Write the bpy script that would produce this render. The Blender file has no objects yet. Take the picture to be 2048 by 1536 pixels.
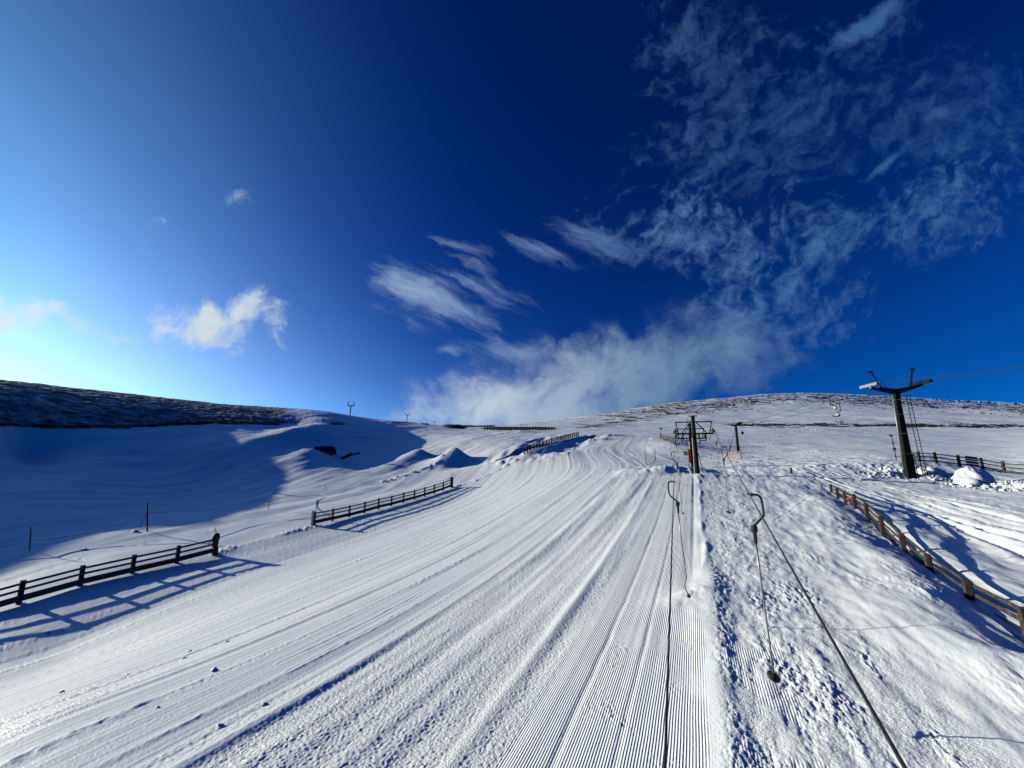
import bpy, math, random
import numpy as np
from math import radians, sin, cos, tan, pi, atan2, sqrt
from mathutils import Vector, Matrix

# ---------------------------------------------------------------- camera, sky, sun
C = bpy.context.scene.collection
SC = bpy.context.scene
CZ = 6.0                       # eye height of the photographer's perch
F = 772.0                      # focal length in pixels of the 2048 px wide photograph
PITCH = radians(10.0)
cam_d = bpy.data.cameras.new('camera')
cam_d.sensor_width = 36.0
cam_d.lens = 36.0 * F / 2048.0
cam_d.clip_start = 0.05
cam_d.clip_end = 8000.0
cam = bpy.data.objects.new('camera', cam_d)
C.objects.link(cam)
cam.location = (0, 0, CZ)
cam.rotation_euler = (radians(90) + PITCH, 0, 0)
SC.camera = cam

SUN_AZ = radians(-73.0)        # measured from +Y towards +X
SUN_EL = radians(15.5)
sun_dir = Vector((sin(SUN_AZ) * cos(SUN_EL), cos(SUN_AZ) * cos(SUN_EL), sin(SUN_EL)))
sd = bpy.data.lights.new('sun', 'SUN')
sd.energy = 5.0
sd.angle = radians(0.5)
sd.color = (1.0, 0.98, 0.81)
sun = bpy.data.objects.new('sun', sd)
C.objects.link(sun)
sun.rotation_euler = sun_dir.to_track_quat('Z', 'Y').to_euler()

SC.view_settings.view_transform = 'Standard'
SC.view_settings.look = 'None'
SC.view_settings.exposure = 0.18
SC.view_settings.gamma = 1.0
SC.cycles.max_bounces = 5
SC.cycles.diffuse_bounces = 0
SC.cycles.glossy_bounces = 2


class NT:
    """small helper for building node trees"""
    def __init__(s, tree):
        s.t = tree; s.n = tree.nodes; s.l = tree.links; s.n.clear()

    def node(s, typ, **kw):
        n = s.n.new(typ)
        for k, v in kw.items():
            setattr(n, k, v)
        return n

    def put(s, sock, v):
        if isinstance(v, bpy.types.NodeSocket):
            s.l.new(v, sock)
        elif v is not None:
            sock.default_value = v

    def math(s, op, a, b=None, c=None, clamp=False):
        n = s.node('ShaderNodeMath', operation=op, use_clamp=clamp)
        s.put(n.inputs[0], a)
        if b is not None: s.put(n.inputs[1], b)
        if c is not None: s.put(n.inputs[2], c)
        return n.outputs[0]

    def vmath(s, op, a, b=None, scale=None):
        n = s.node('ShaderNodeVectorMath', operation=op)
        s.put(n.inputs[0], a)
        if b is not None: s.put(n.inputs[1], b)
        if scale is not None: s.put(n.inputs[3], scale)
        return n.outputs['Value'] if op in ('DOT_PRODUCT', 'LENGTH', 'DISTANCE') else n.outputs[0]

    def noise(s, vec, scale, detail=2.0, rough=0.5, dist=0.0, typ='FBM', color=False, lac=2.0):
        n = s.node('ShaderNodeTexNoise', noise_dimensions='3D', noise_type=typ)
        n.normalize = True
        s.put(n.inputs['Vector'], vec)
        n.inputs['Scale'].default_value = scale
        n.inputs['Detail'].default_value = detail
        n.inputs['Roughness'].default_value = rough
        n.inputs['Lacunarity'].default_value = lac
        n.inputs['Distortion'].default_value = dist
        return n.outputs['Color' if color else 'Fac']

    def mapr(s, v, a, b, c=0.0, d=1.0, smooth=True):
        n = s.node('ShaderNodeMapRange', interpolation_type='SMOOTHSTEP' if smooth else 'LINEAR')
        s.put(n.inputs[0], v)
        for i, x in enumerate((a, b, c, d)):
            s.put(n.inputs[i + 1], x)
        return n.outputs[0]

    def mix(s, f, a, b, mode='MIX'):
        n = s.node('ShaderNodeMix', data_type='RGBA', blend_type=mode)
        s.put(n.inputs[0], f); s.put(n.inputs[6], a); s.put(n.inputs[7], b)
        return n.outputs[2]

    def ramp(s, v, stops, interp='LINEAR'):
        n = s.node('ShaderNodeValToRGB')
        s.put(n.inputs[0], v)
        cr = n.color_ramp
        cr.interpolation = interp
        while len(cr.elements) < len(stops):
            cr.elements.new(0.5)
        for e, (p, c) in zip(cr.elements, stops):
            e.position = p
            e.color = (*c, 1) if len(c) == 3 else c
        return n.outputs[0]

    def comb(s, x, y, z):
        n = s.node('ShaderNodeCombineXYZ')
        s.put(n.inputs[0], x); s.put(n.inputs[1], y); s.put(n.inputs[2], z)
        return n.outputs[0]

    def sep(s, v):
        n = s.node('ShaderNodeSeparateXYZ')
        s.put(n.inputs[0], v)
        return n.outputs


def build_world():
    w = bpy.data.worlds.new('World')
    SC.world = w
    w.use_nodes = True
    g = NT(w.node_tree)
    tc = g.node('ShaderNodeTexCoord').outputs['Generated']
    sky = g.node('ShaderNodeTexSky', sky_type='NISHITA')
    sky.sun_disc = False
    sky.sun_elevation = SUN_EL
    sky.sun_rotation = SUN_AZ
    lift = g.vmath('NORMALIZE', g.vmath('ADD', g.vmath('MULTIPLY', tc, (1, 1, 0.92)), (0, 0, 0.17)))
    g.l.new(lift, sky.inputs[0])
    sky.altitude = 700
    sky.air_density = 1.0
    sky.dust_density = 0.5
    sky.ozone_density = 1.6
    # deeper, more saturated mountain sky: contrast curve per channel
    sc = g.vmath('SCALE', sky.outputs[0], scale=0.12)
    x, y, z = g.sep(sc)
    r = g.math('MINIMUM', g.math('MULTIPLY', g.math('POWER', x, 2.6), SKYR), 0.6)
    gg = g.math('MINIMUM', g.math('MULTIPLY', g.math('POWER', y, 2.1), SKYG), 0.8)
    b = g.math('MINIMUM', g.math('MULTIPLY', g.math('POWER', z, 1.75), SKYB), 0.95)
    dsky = g.comb(r, gg, b)
    # whitish aureole round the sun
    dv = g.vmath('NORMALIZE', tc)
    ca = g.vmath('DOT_PRODUCT', dv, tuple(sun_dir))
    dx, dy, dz = g.sep(dv)
    a1 = g.math('POWER', g.math('MAXIMUM', ca, 0.0), 7.5)
    hz = g.math('POWER', g.math('SUBTRACT', 1.0, g.math('MINIMUM', g.math('ABSOLUTE', dz), 1.0)), 4.0)
    glow = g.math('MULTIPLY', g.math('MINIMUM', a1, 0.62), g.math('ADD', g.math('MULTIPLY', hz, 1.5), 0.50))
    gcol = g.mix(g.math('MULTIPLY', hz, 1.7, clamp=True), (0.30, 0.66, 0.80, 1), (0.86, 0.98, 0.95, 1))
    gl = g.mix(1.0, g.comb(glow, glow, glow), gcol, 'MULTIPLY')
    hz2 = g.math('POWER', hz, 2.0)
    lowg = g.math('MULTIPLY', g.math('MULTIPLY', g.math('POWER', g.math('MAXIMUM', ca, 0.0), 2.2), hz2), 1.3)
    gl = g.vmath('ADD', gl, g.vmath('SCALE', (0.50, 0.80, 0.98), scale=lowg))
    base = g.vmath('ADD', dsky, gl)
    # ---- clouds on a plane of directions (tangent plane towards the slope)
    cp, sp = cos(PITCH), sin(PITCH)
    zc = g.vmath('DOT_PRODUCT', dv, (0, cp, sp))
    yc = g.vmath('DOT_PRODUCT', dv, (0, -sp, cp))
    zs = g.math('MAXIMUM', zc, 0.05)
    u = g.math('DIVIDE', dx, zs)
    v = g.math('DIVIDE', yc, zs)
    front = g.mapr(zc, 0.05, 0.2)
    P = g.comb(u, v, 0.0)
    w1 = g.vmath('SUBTRACT', g.noise(P, 3.2, 3, 0.55, color=True), (0.5, 0.5, 0.5))
    w2 = g.vmath('SUBTRACT', g.noise(P, 14, 4, 0.65, color=True), (0.5, 0.5, 0.5))
    W = g.vmath('ADD', g.vmath('ADD', P, g.vmath('SCALE', w1, scale=0.20)), g.vmath('SCALE', w2, scale=0.06))
    Wsm = g.vmath('ADD', g.vmath('ADD', P, g.vmath('SCALE', w1, scale=0.10)), g.vmath('SCALE', w2, scale=0.03))

    def rot(vec, deg, sx, sy, off=0.0):
        m = g.node('ShaderNodeMapping', vector_type='TEXTURE')
        g.put(m.inputs[0], vec)
        m.inputs[1].default_value = (off, off * 0.7, 0)
        m.inputs[2].default_value = (0, 0, radians(deg))
        m.inputs[3].default_value = (sx, sy, 1)
        return m.outputs[0]

    def ell(px, py, rx, ry, deg=0.0, vec=None, soft=(1.25, 0.0)):
        m = g.node('ShaderNodeMapping', vector_type='TEXTURE')
        g.put(m.inputs[0], W if vec is None else vec)
        m.inputs[1].default_value = ((px - 1024) / F, (768 - py) / F, 0)
        m.inputs[2].default_value = (0, 0, radians(deg))
        m.inputs[3].default_value = (rx / F, ry / F, 1)
        L = g.vmath('LENGTH', m.outputs[0])
        return g.mapr(L, soft[0], soft[1])

    def mx(*a):
        o = a[0]
        for b_ in a[1:]:
            o = g.math('MAXIMUM', o, b_)
        return o

    def con(n, k):
        return g.math('MULTIPLY_ADD', g.math('SUBTRACT', n, 0.5), k, 0.5)

    nst = g.noise(rot(W, 30, 2.8, 1.0), 13, 6, 0.62)       # streaks rising to the right
    nmo = g.noise(rot(W, 50, 1.5, 1.0), 30, 4, 0.6)        # small mottles
    nst2 = g.noise(rot(Wsm, -26, 6.5, 1.0), 22, 5, 0.62)   # streaks falling to the right
    nbl = g.noise(W, 9, 7, 0.62)

    def dens(mask, n, lo, hi, k=1.0):
        return g.math('MULTIPLY', g.mapr(g.math('ADD', g.math('MULTIPLY', mask, k), g.math('SUBTRACT', n, 0.5)), lo, hi), g.mapr(mask, 0.0, 0.3))

    # mottled cirrus field to the right
    mA = mx(ell(1400, 480, 290, 150, -18), ell(1560, 590, 270, 150, 10), ell(1880, 430, 380, 130, 22), ell(1650, 480, 300, 140, 10))
    nfield = g.math('ADD', g.math('MULTIPLY', con(nst, 3.6), 0.5), g.math('MULTIPLY', con(nmo, 4.4), 0.5))
    dA = g.math('MULTIPLY', dens(mA, nfield, 0.35, 1.6, 0.9), 0.85)
    mB = mx(ell(1560, 250, 380, 210, 20), ell(1920, 230, 300, 150, 20), ell(1410, 80, 180, 160, 60), ell(1750, 60, 180, 70, 38))
    dB = g.math('MULTIPLY', dens(mB, nfield, 0.2, 1.3, 0.8), 0.30)
    mB2 = mx(ell(1735, 45, 120, 26, 38, Wsm), ell(1765, 335, 60, 12, 32, Wsm), g.math('MULTIPLY', ell(1890, 235, 60, 30, 10, Wsm), .7))
    dB2 = g.math('MULTIPLY', dens(mB2, con(nst, 1.8), 0.1, 1.1), 0.6)
    # feathery streaks
    nf2 = con(nst2, 2.6)
    mC = mx(ell(875, 605, 185, 62, -20, Wsm), g.math('MULTIPLY', ell(960, 565, 165, 55, -22, Wsm), 0.62),
            g.math('MULTIPLY', ell(1070, 495, 125, 30, -30, Wsm), 0.85), g.math('MULTIPLY', ell(930, 502, 100, 20, -20, Wsm), 0.65),
            g.math('MULTIPLY', ell(1190, 490, 170, 48, -14, Wsm), 0.75), g.math('MULTIPLY', ell(1040, 575, 70, 35, -35, Wsm), .6))
    dC = g.math('MULTIPLY', dens(mC, nf2, 0.2, 1.35), 0.80)
    # cloud bank resting on the ridge
    mD = mx(ell(1260, 745, 350, 120, 4), ell(1000, 800, 250, 85, 8), ell(1120, 835, 300, 100, 0), g.math('MULTIPLY', ell(1430, 700, 200, 100, 0), 0.75))
    nD = con(nbl, 1.9)
    dD = g.math('MULTIPLY', dens(mD, nD, 0.0, 1.25, 1.05), 0.95)
    mD2 = mx(ell(820, 828, 85, 17, 0, Wsm), ell(910, 790, 80, 18, 12, Wsm), g.math('MULTIPLY', ell(905, 702, 60, 14, 0, Wsm), .6), ell(1010, 700, 120, 30, -8, Wsm))
    dD2 = g.math('MULTIPLY', dens(mD2, con(nst2, 1.8), 0.2, 1.2), 0.65)
    # small bright clouds low on the left
    nb2 = con(nbl, 2.6)
    mE = mx(ell(420, 640, 165, 78, 0, Wsm), ell(490, 615, 110, 70, 15, Wsm), g.math('MULTIPLY', ell(556, 655, 50, 70, 30, Wsm), 0.9))
    dE = dens(mE, nb2, 0.35, 1.2)
    mF = mx(ell(20, 628, 140, 75, 0), g.math('MULTIPLY', ell(205, 668, 110, 34, -8), 0.65), g.math('MULTIPLY', ell(345, 447, 60, 20, 0), 0.4),
            g.math('MULTIPLY', ell(500, 420, 55, 34, 0), 0.4))
    dF = g.math('MULTIPLY', dens(mF, nb2, 0.25, 1.2), 0.9)
    # brightness of the clouds falls away from the sun
    bri = g.mapr(u, -1.2, 0.9, 1.0, 0.0, smooth=False)
    ccol = g.ramp(bri, [(0.0, (0.07, 0.20, 0.46)), (0.28, (0.13, 0.28, 0.58)), (0.48, (0.30, 0.46, 0.76)), (0.72, (0.70, 0.86, 0.95)), (1.0, (0.95, 1.0, 0.98))])
    ccol_low = g.ramp(bri, [(0.0, (0.14, 0.25, 0.50)), (0.26, (0.22, 0.36, 0.56)), (0.46, (0.66, 0.78, 0.90)), (1.0, (0.95, 1.0, 0.98))])
    col = base
    for d_, cc in ((dB, ccol), (dB2, ccol), (dA, ccol), (dC, ccol), (dD, ccol_low), (dD2, ccol), (dE, ccol), (dF, ccol)):
        col = g.mix(g.math('MULTIPLY', d_, front), col, cc)
    bg = g.node('ShaderNodeBackground')
    g.put(bg.inputs[0], g.vmath('SCALE', col, scale=10.0))
    bg.inputs[1].default_value = 0.070
    out = g.node('ShaderNodeOutputWorld')
    g.l.new(bg.outputs[0], out.inputs[0])


SKYR, SKYG, SKYB = 0.10, 1.35, 1.9
build_world()

# ---------------------------------------------------------------- terrain as a function of X, Y
def ray(px, py):
    """world direction per unit of camera depth"""
    x = (px - 1024.0) / F
    y = (768.0 - py) / F
    return x, cos(PITCH) - y * sin(PITCH), sin(PITCH) + y * cos(PITCH)


def P3(px, py, d):
    x, yy, z = ray(px, py)
    return Vector((x * d, yy * d, z * d + CZ))


def plane(X, Y):
    return -4.75 + 0.08 * X + 0.035 * Y


CTRL = [  # (pixel x, pixel y, camera depth) read off the photograph, distances from known heights
    (37, 1205, 19.4), (160, 1170, 21.1), (430, 1107, 26.3), (628, 1050, 34), (760, 1010, 42.5), (903, 970, 53),
    (60, 1103, 26.5), (295, 1063, 31), (545, 1016, 40), (650, 975, 52),
    (0, 1040, 30.5), (0, 980, 37), (0, 920, 43.5), (0, 855, 48), (0, 776, 60), (130, 930, 48), (130, 857, 57), (130, 789, 72),
    (300, 1000, 43), (300, 930, 56), (300, 857, 69), (300, 804, 85),
    (450, 960, 55), (480, 900, 67), (480, 850, 83), (480, 825, 96), (640, 838, 103), (590, 905, 72), (600, 853, 95),
    (720, 915, 80), (740, 888, 98), (700, 834, 124), (745, 851, 124), (800, 868, 124), (870, 851, 165), (790, 843, 150),
    (850, 915, 82), (920, 925, 76), (940, 880, 100), (960, 866, 135), (1000, 915, 70), (1000, 905, 76), (1000, 885, 92),
    (1048, 905, 72), (1100, 887, 90), (1157, 872, 108), (1110, 862, 145), (970, 858, 165),
    (1200, 935, 50), (1300, 945, 42), (1270, 920, 57), (1290, 900, 75), (1250, 880, 95), (1250, 862, 145), (1150, 866, 128),
    (1330, 890, 78), (1395, 950, 40), (1385, 932, 51), (1476, 905, 75),
    (1662, 980, 30.8), (1701, 1008, 24.6), (1799, 1079, 16.4), (1970, 1199, 10.3), (-100, 862, 43),
    (1822, 955, 37), (1945, 965, 34), (2048, 965, 32), (1815, 918, 47), (2048, 945, 42),
    (1600, 950, 38), (1600, 900, 78), (1800, 893, 78), (2048, 893, 72), (1500, 857, 165), (1750, 857, 165), (2048, 858, 150), (1350, 858, 165),
    (1700, 875, 110), (2048, 875, 100), (1400, 878, 105),
    (1300, 1100, 17), (1100, 1100, 19.5), (900, 1150, 17.5),
    # far hill on the right
    (1130, 850, 200), (1130, 839, 430), (1040, 849, 300), (960, 853, 260), (1250, 843, 250), (1250, 821, 520), (1330, 835, 300), (1330, 807, 560),
    (1450, 842, 260), (1450, 820, 400), (1450, 796, 600), (1560, 838, 270), (1560, 812, 430), (1560, 786.5, 620),
    (1650, 787, 620), (1650, 840, 250), (1750, 815, 400), (1750, 791, 600), (1850, 840, 240), (1850, 797, 560), (1950, 802, 530), (2048, 838, 230), (2048, 807, 500),
    (1950, 832, 300), (1950, 816, 420), (2048, 824, 330), (2048, 815, 420), (1850, 820, 380), (2150, 835, 280), (2300, 850, 210), (2300, 822, 430),
]
XYZ = []
for (px_, py_, d_) in CTRL:
    v_ = P3(px_, py_, d_)
    XYZ.append((v_.x, v_.y, v_.z - CZ))
# beyond the skylines the ground falls away out of sight
for (px_, py_, d_) in [(0, 785, 115), (130, 800, 140), (300, 822, 190), (480, 845, 175), (640, 856, 200), (800, 862, 300), (900, 866, 330), (960, 868, 430), (1040, 868, 520),
                       (1130, 864, 700), (1250, 850, 800), (1450, 830, 900), (1560, 822, 920), (1750, 828, 900), (1950, 838, 850), (2200, 850, 800),
                       (0, 850, 500), (300, 860, 600), (640, 875, 800)]:
    v_ = P3(px_, py_, d_)
    XYZ.append((v_.x, v_.y, v_.z - CZ))
# the hill that goes on outside the frame on the left, and ground beside and behind
XYZ += [(-85, 54, 10.0), (-87, 38, 8.8), (-92, 10, 7.6), (-92, -30, 7.6), (-150, 30, 8), (-150, -40, 8), (-60, 20, -3.0), (-62, -10, -3.5), (-38, 5, -7.6),
        (-38, 22, -7.6), (-300, 40, 3), (-300, -60, 3), (-63, 50, -0.5), (-65, 35, -0.5), (-18.5, 17.5, -7.75), (-15, 25, -6.75), (6.4, 7.0, -4.05), (5.4, 7.4, -4.15), (8.0, 6.6, -3.85), (10.5, 6.2, -3.6),
        (0, 5, -4.75), (-5, 0, -5.2), (5, 0, -4.4), (0, -5, -5.1), (-10, 9, -5.6), (20, 0, -3.3), (30, 12, -2.2), (15, -20, -4.5), (-15, -20, -6.5),
        (60, 20, 0.5), (80, 45, 3), (60, -40, -1.5), (-40, -60, -8), (150, 60, 9), (150, -60, 5), (0, -150, -10), (250, 200, 12), (300, -100, 12)]
XYZ = np.array(XYZ, dtype=np.float64)


def feat(X, Y):
    r = np.sqrt(X * X + Y * Y) + 1e-6
    return np.arctan2(X, Y), 0.55 * np.log(r + 2.0), r


_az, _L, _r = feat(XYZ[:, 0], XYZ[:, 1])
_q = (XYZ[:, 2] - plane(XYZ[:, 0], XYZ[:, 1])) / _r


def _phi(d2):
    return 0.5 * d2 * np.log(d2 + 1e-12)


_n = len(_q)
_A = np.zeros((_n + 3, _n + 3))
_A[:_n, :_n] = _phi((_az[:, None] - _az[None]) ** 2 + (_L[:, None] - _L[None]) ** 2) + np.eye(_n) * 2e-5
_A[:_n, _n] = 1; _A[:_n, _n + 1] = _az; _A[:_n, _n + 2] = _L
_A[_n:, :_n] = _A[:_n, _n:].T
_W = np.linalg.solve(_A, np.concatenate([_q, [0, 0, 0]]))


def base_z(X, Y):
    """smooth lie of the land (world z)"""
    X = np.asarray(X, dtype=np.float64); Y = np.asarray(Y, dtype=np.float64)
    sh = X.shape
    X = X.ravel(); Y = Y.ravel()
    out = np.empty(len(X))
    for i in range(0, len(X), 40000):
        x = X[i:i + 40000]; y = Y[i:i + 40000]
        a, L, r = feat(x, y)
        q = _W[_n] + _W[_n + 1] * a + _W[_n + 2] * L
        for k in range(_n):
            q = q + _W[k] * _phi((a - _az[k]) ** 2 + (L - _L[k]) ** 2)
        out[i:i + 40000] = plane(x, y) + q * r
    return out.reshape(sh) + CZ


_gc = {}


def hit_xy(px, py, dmin=2.5, dmax=700.0):
    """where the sight line of a photo pixel first meets the land"""
    d = np.exp(np.linspace(math.log(dmin), math.log(dmax), 900))
    x, y, z = ray(px, py)
    g = base_z(x * d, y * d)
    below = (z * d + CZ) < g
    k = int(np.argmax(below)) if below.any() else len(d) - 1
    if k == 0:
        return x * d[0], y * d[0], d[0]
    e0 = (z * d[k - 1] + CZ) - g[k - 1]
    e1 = (z * d[k] + CZ) - g[k]
    t = e0 / (e0 - e1 + 1e-9) if below.any() else 1.0
    dd = d[k - 1] + (d[k] - d[k - 1]) * t
    return x * dd, y * dd, dd


# ---- noise
def _hash(ix, iy, seed):
    h = (ix.astype(np.int64) * 374761393 + iy.astype(np.int64) * 668265263 + seed * 1442695041) & 0xFFFFFFFF
    h = ((h ^ (h >> 13)) * 1274126177) & 0xFFFFFFFF
    h = h ^ (h >> 16)
    return h


def perlin(x, y, seed=0):
    x = np.asarray(x, dtype=np.float64); y = np.asarray(y, dtype=np.float64)
    ix = np.floor(x); iy = np.floor(y)
    fx = x - ix; fy = y - iy
    ux = fx * fx * fx * (fx * (fx * 6 - 15) + 10)
    uy = fy * fy * fy * (fy * (fy * 6 - 15) + 10)

    def gr(a, b):
        h = _hash(ix + a, iy + b, seed) & 1023
        an = h * (2 * pi / 1024.0)
        return np.cos(an) * (fx - a) + np.sin(an) * (fy - b)
    n0 = gr(0, 0) * (1 - ux) + gr(1, 0) * ux
    n1 = gr(0, 1) * (1 - ux) + gr(1, 1) * ux
    return (n0 * (1 - uy) + n1 * uy) * 1.5


def fbm(x, y, seed=0, octv=3, rough=0.5):
    a = 1.0; s = 0; t = 0
    for o in range(octv):
        s = s + a * perlin(x * 2.03 ** o + 17.3 * o, y * 2.03 ** o - 9.1 * o, seed + o)
        t += a; a *= rough
    return s / t


def sm(x, a, b):
    t = np.clip((x - a) / (b - a), 0, 1)
    return t * t * (3 - 2 * t)


def band(x, a, b, soft):
    return sm(x, a - soft, a + soft) * (1 - sm(x, b - soft, b + soft))


NV = sqrt(1 + 0.47 ** 2)


def bend(Y):
    return 10.0 * sm(Y, 44, 85) + 8.0 * sm(Y, 85, 150)


def st(X, Y):
    """piste coordinates: s across the run, t along it"""
    X2 = X + bend(Y)
    return (X2 - 0.47 * Y) / NV, (X2 * 0.47 + Y) / NV


def xy_from_st(s, t):
    return (s + 0.47 * t) / NV, (t - 0.47 * s) / NV


def project(X, Y, Z):
    """pixel position in the photograph of a world point"""
    zc = Y * cos(PITCH) + (Z - CZ) * sin(PITCH)
    yc = -Y * sin(PITCH) + (Z - CZ) * cos(PITCH)
    zs = np.maximum(zc, 0.1)
    return 1024 + F * X / zs, 768 - F * yc / zs, zc


def ag(X, Y, cx, cy, ang, a, b):
    """stretched gaussian hump, long axis at ang (radians from +X)"""
    c, s_ = cos(ang), sin(ang)
    u = ((X - cx) * c + (Y - cy) * s_) / a
    v = (-(X - cx) * s_ + (Y - cy) * c) / b
    return np.exp(-(u * u + v * v)), u, v


def polyline_dist(X, Y, pts):
    best = np.full(X.shape, 1e9); side = np.zeros(X.shape)
    for (x0, y0), (x1, y1) in zip(pts[:-1], pts[1:]):
        dx, dy = x1 - x0, y1 - y0
        L2 = dx * dx + dy * dy
        t = np.clip(((X - x0) * dx + (Y - y0) * dy) / L2, 0, 1)
        d = np.hypot(X - x0 - t * dx, Y - y0 - t * dy)
        m = d < best
        best = np.where(m, d, best)
    return best


def ramp_feature(foot, lip, width, height, drop):
    """ski jump: rises from foot to lip, then falls away over `drop` metres"""
    (fx, fy), (lx, ly) = foot, lip
    L = math.hypot(lx - fx, ly - fy)
    ux, uy = (lx - fx) / L, (ly - fy) / L

    def f(X, Y):
        a = (X - fx) * ux + (Y - fy) * uy
        b = -(X - fx) * uy + (Y - fy) * ux
        up = np.clip(a / L, 0, 1) ** 1.6
        dn = 1 - sm(a, L, L + drop)
        return height * up * dn * np.exp(-(b / width) ** 2 * 0.9) * (a > 0)
    return f


HX = lambda px, py: hit_xy(px, py)[:2]
k2f, k2l = HX(835, 942), HX(908, 921)
k1f, k1l = HX(722, 950), HX(838, 912)
K2 = ramp_feature(k2f, k2l, 3.0, 2.5, 2.2)
K1 = ramp_feature(k1f, k1l, 2.8, 1.7, 2.4)
K3 = ramp_feature(HX(560, 960), HX(628, 912), 3.5, 1.3, 2.5)
BUMPS = []
for (px_, py_, a_, b_, an_, h_) in [
        (1345, 946, 3.2, 1.0, 0.1, 0.55), (1300, 940, 3.0, 1.2, 0.2, 0.4), (1420, 955, 3.0, 0.9, 0.0, 0.35),
        (1640, 862, 25, 8, 0, 0.6), (600, 873, 4, 11, 0, 2.0), (958, 919, 6, 2.6, 0.2, -0.9), (885, 912, 4, 2.2, 0.2, -0.6),  # the long spur and the two hollows are added to throw more shade
        (1400, 1190, 1.15, .95, 0.5, 0.16), (1372, 1200, .9, .35, 0.4, 0.10), (1395, 1250, 1.2, .4, 1.2, 0.08),
        (1840, 948, 1.9, 1.1, 0.1, 0.75), (1800, 952, 2.5, 0.9, 0.1, 0.4), (1760, 946, 2.4, 0.9, 0.1, 0.25), (1862, 962, 1.5, 0.6, 0.0, 0.35),
        (1730, 1060, 3.4, 1.2, 1.1, -0.25), (1560, 890, 9, 3, 0.1, 0.35), (1640, 905, 10, 3, 0.1, 0.4), (1720, 935, 9, 2.5, 0.0, 0.45),
        (1040, 866, 7, 3, 0.0, 0.9), (1190, 880, 5, 2.0, 0.3, 0.7), (1215, 873, 6, 2.0, 0.3, 0.7)]:
    hx_, hy_, dd_ = hit_xy(px_, py_)
    BUMPS.append((hx_, hy_, an_, a_, b_, h_))
# the hollow behind the long fence on the middle left
F3 = [HX(1048, 905), HX(1075, 896), HX(1100, 887), HX(1130, 879), HX(1157, 872)]
F3C = -(F3[2][0] * 0.83 - F3[2][1] * 0.55)
CLUMP = [HX(430, 1107), HX(520, 1078), HX(628, 1052)]
CLUMP2 = [HX(903, 972), HX(960, 950), HX(1010, 925), HX(1048, 907)]
CLUMP3 = [HX(770, 965), HX(830, 945), HX(890, 925)]
CLUMP4 = [HX(1730, 950), HX(1800, 952), HX(1870, 960), HX(1945, 967), HX(2048, 972), HX(2200, 985)]
RF = [HX(1662, 980), HX(1701, 1008), HX(1740, 1037), HX(1799, 1079), HX(1893, 1140), HX(1970, 1199), HX(2100, 1300)]
TRACKS = [([HX(*q) for q in pl], d_, w_) for pl, d_, w_ in (
    ([(1585, 938), (1660, 962), (1760, 992), (1880, 1022), (2048, 1068), (2200, 1110)], .10, .16),
    ([(1600, 932), (1700, 958), (1820, 986), (2048, 1042), (2200, 1080)], .09, .14),
    ([(1640, 940), (1760, 968), (1900, 1000), (2048, 1030)], .07, .14),
    ([(1700, 968), (1850, 1004), (2048, 1056)], .06, .12),
    ([(1780, 1000), (1900, 1034), (2048, 1088), (2150, 1120)], .10, .18),
    ([(1560, 1076), (1640, 1062), (1700, 1064), (1745, 1046)], .025, .05),
    ([(1575, 1085), (1650, 1068), (1712, 1058)], .02, .05),
    ([(1545, 1045), (1600, 1012), (1612, 1000), (1640, 1020)], .018, .07),
    ([(-60, 1185), (60, 1150), (170, 1115), (300, 1085), (420, 1062)], .06, .14),
    ([(560, 1330), (760, 1235), (960, 1120), (1060, 1050), (1150, 985)], .016, .05),
    ([(575, 1345), (770, 1245), (968, 1125), (1066, 1054), (1152, 988)], .016, .05),
    ([(300, 1250), (520, 1195), (800, 1150), (1010, 1105), (1120, 1070)], .012, .05),
    ([(1480, 925), (1600, 915), (1750, 912), (1900, 918)], .10, .35),
    ([(1450, 893), (1600, 888), (1800, 886), (2048, 890)], .12, .5),
    ([(1500, 875), (1700, 871), (2048, 877)], .15, .8))]
RIDGES = []
_rr = random.Random(4)
for k in range(26):
    RIDGES.append((-8.6 - 22 * (k + _rr.random()) / 26.0, 0.012 + 0.035 * _rr.random() ** 2, 0.06 + 0.10 * _rr.random(), _rr.random()))
RIDGES += [(-8.15, 0.032, 0.16, 0.2), (-11.2, 0.05, 0.2, 0.9), (-14.5, 0.045, 0.16, 0.8), (-19.0, 0.05, 0.16, 0.9), (-24.0, 0.045, 0.14, 0.8)]


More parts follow.
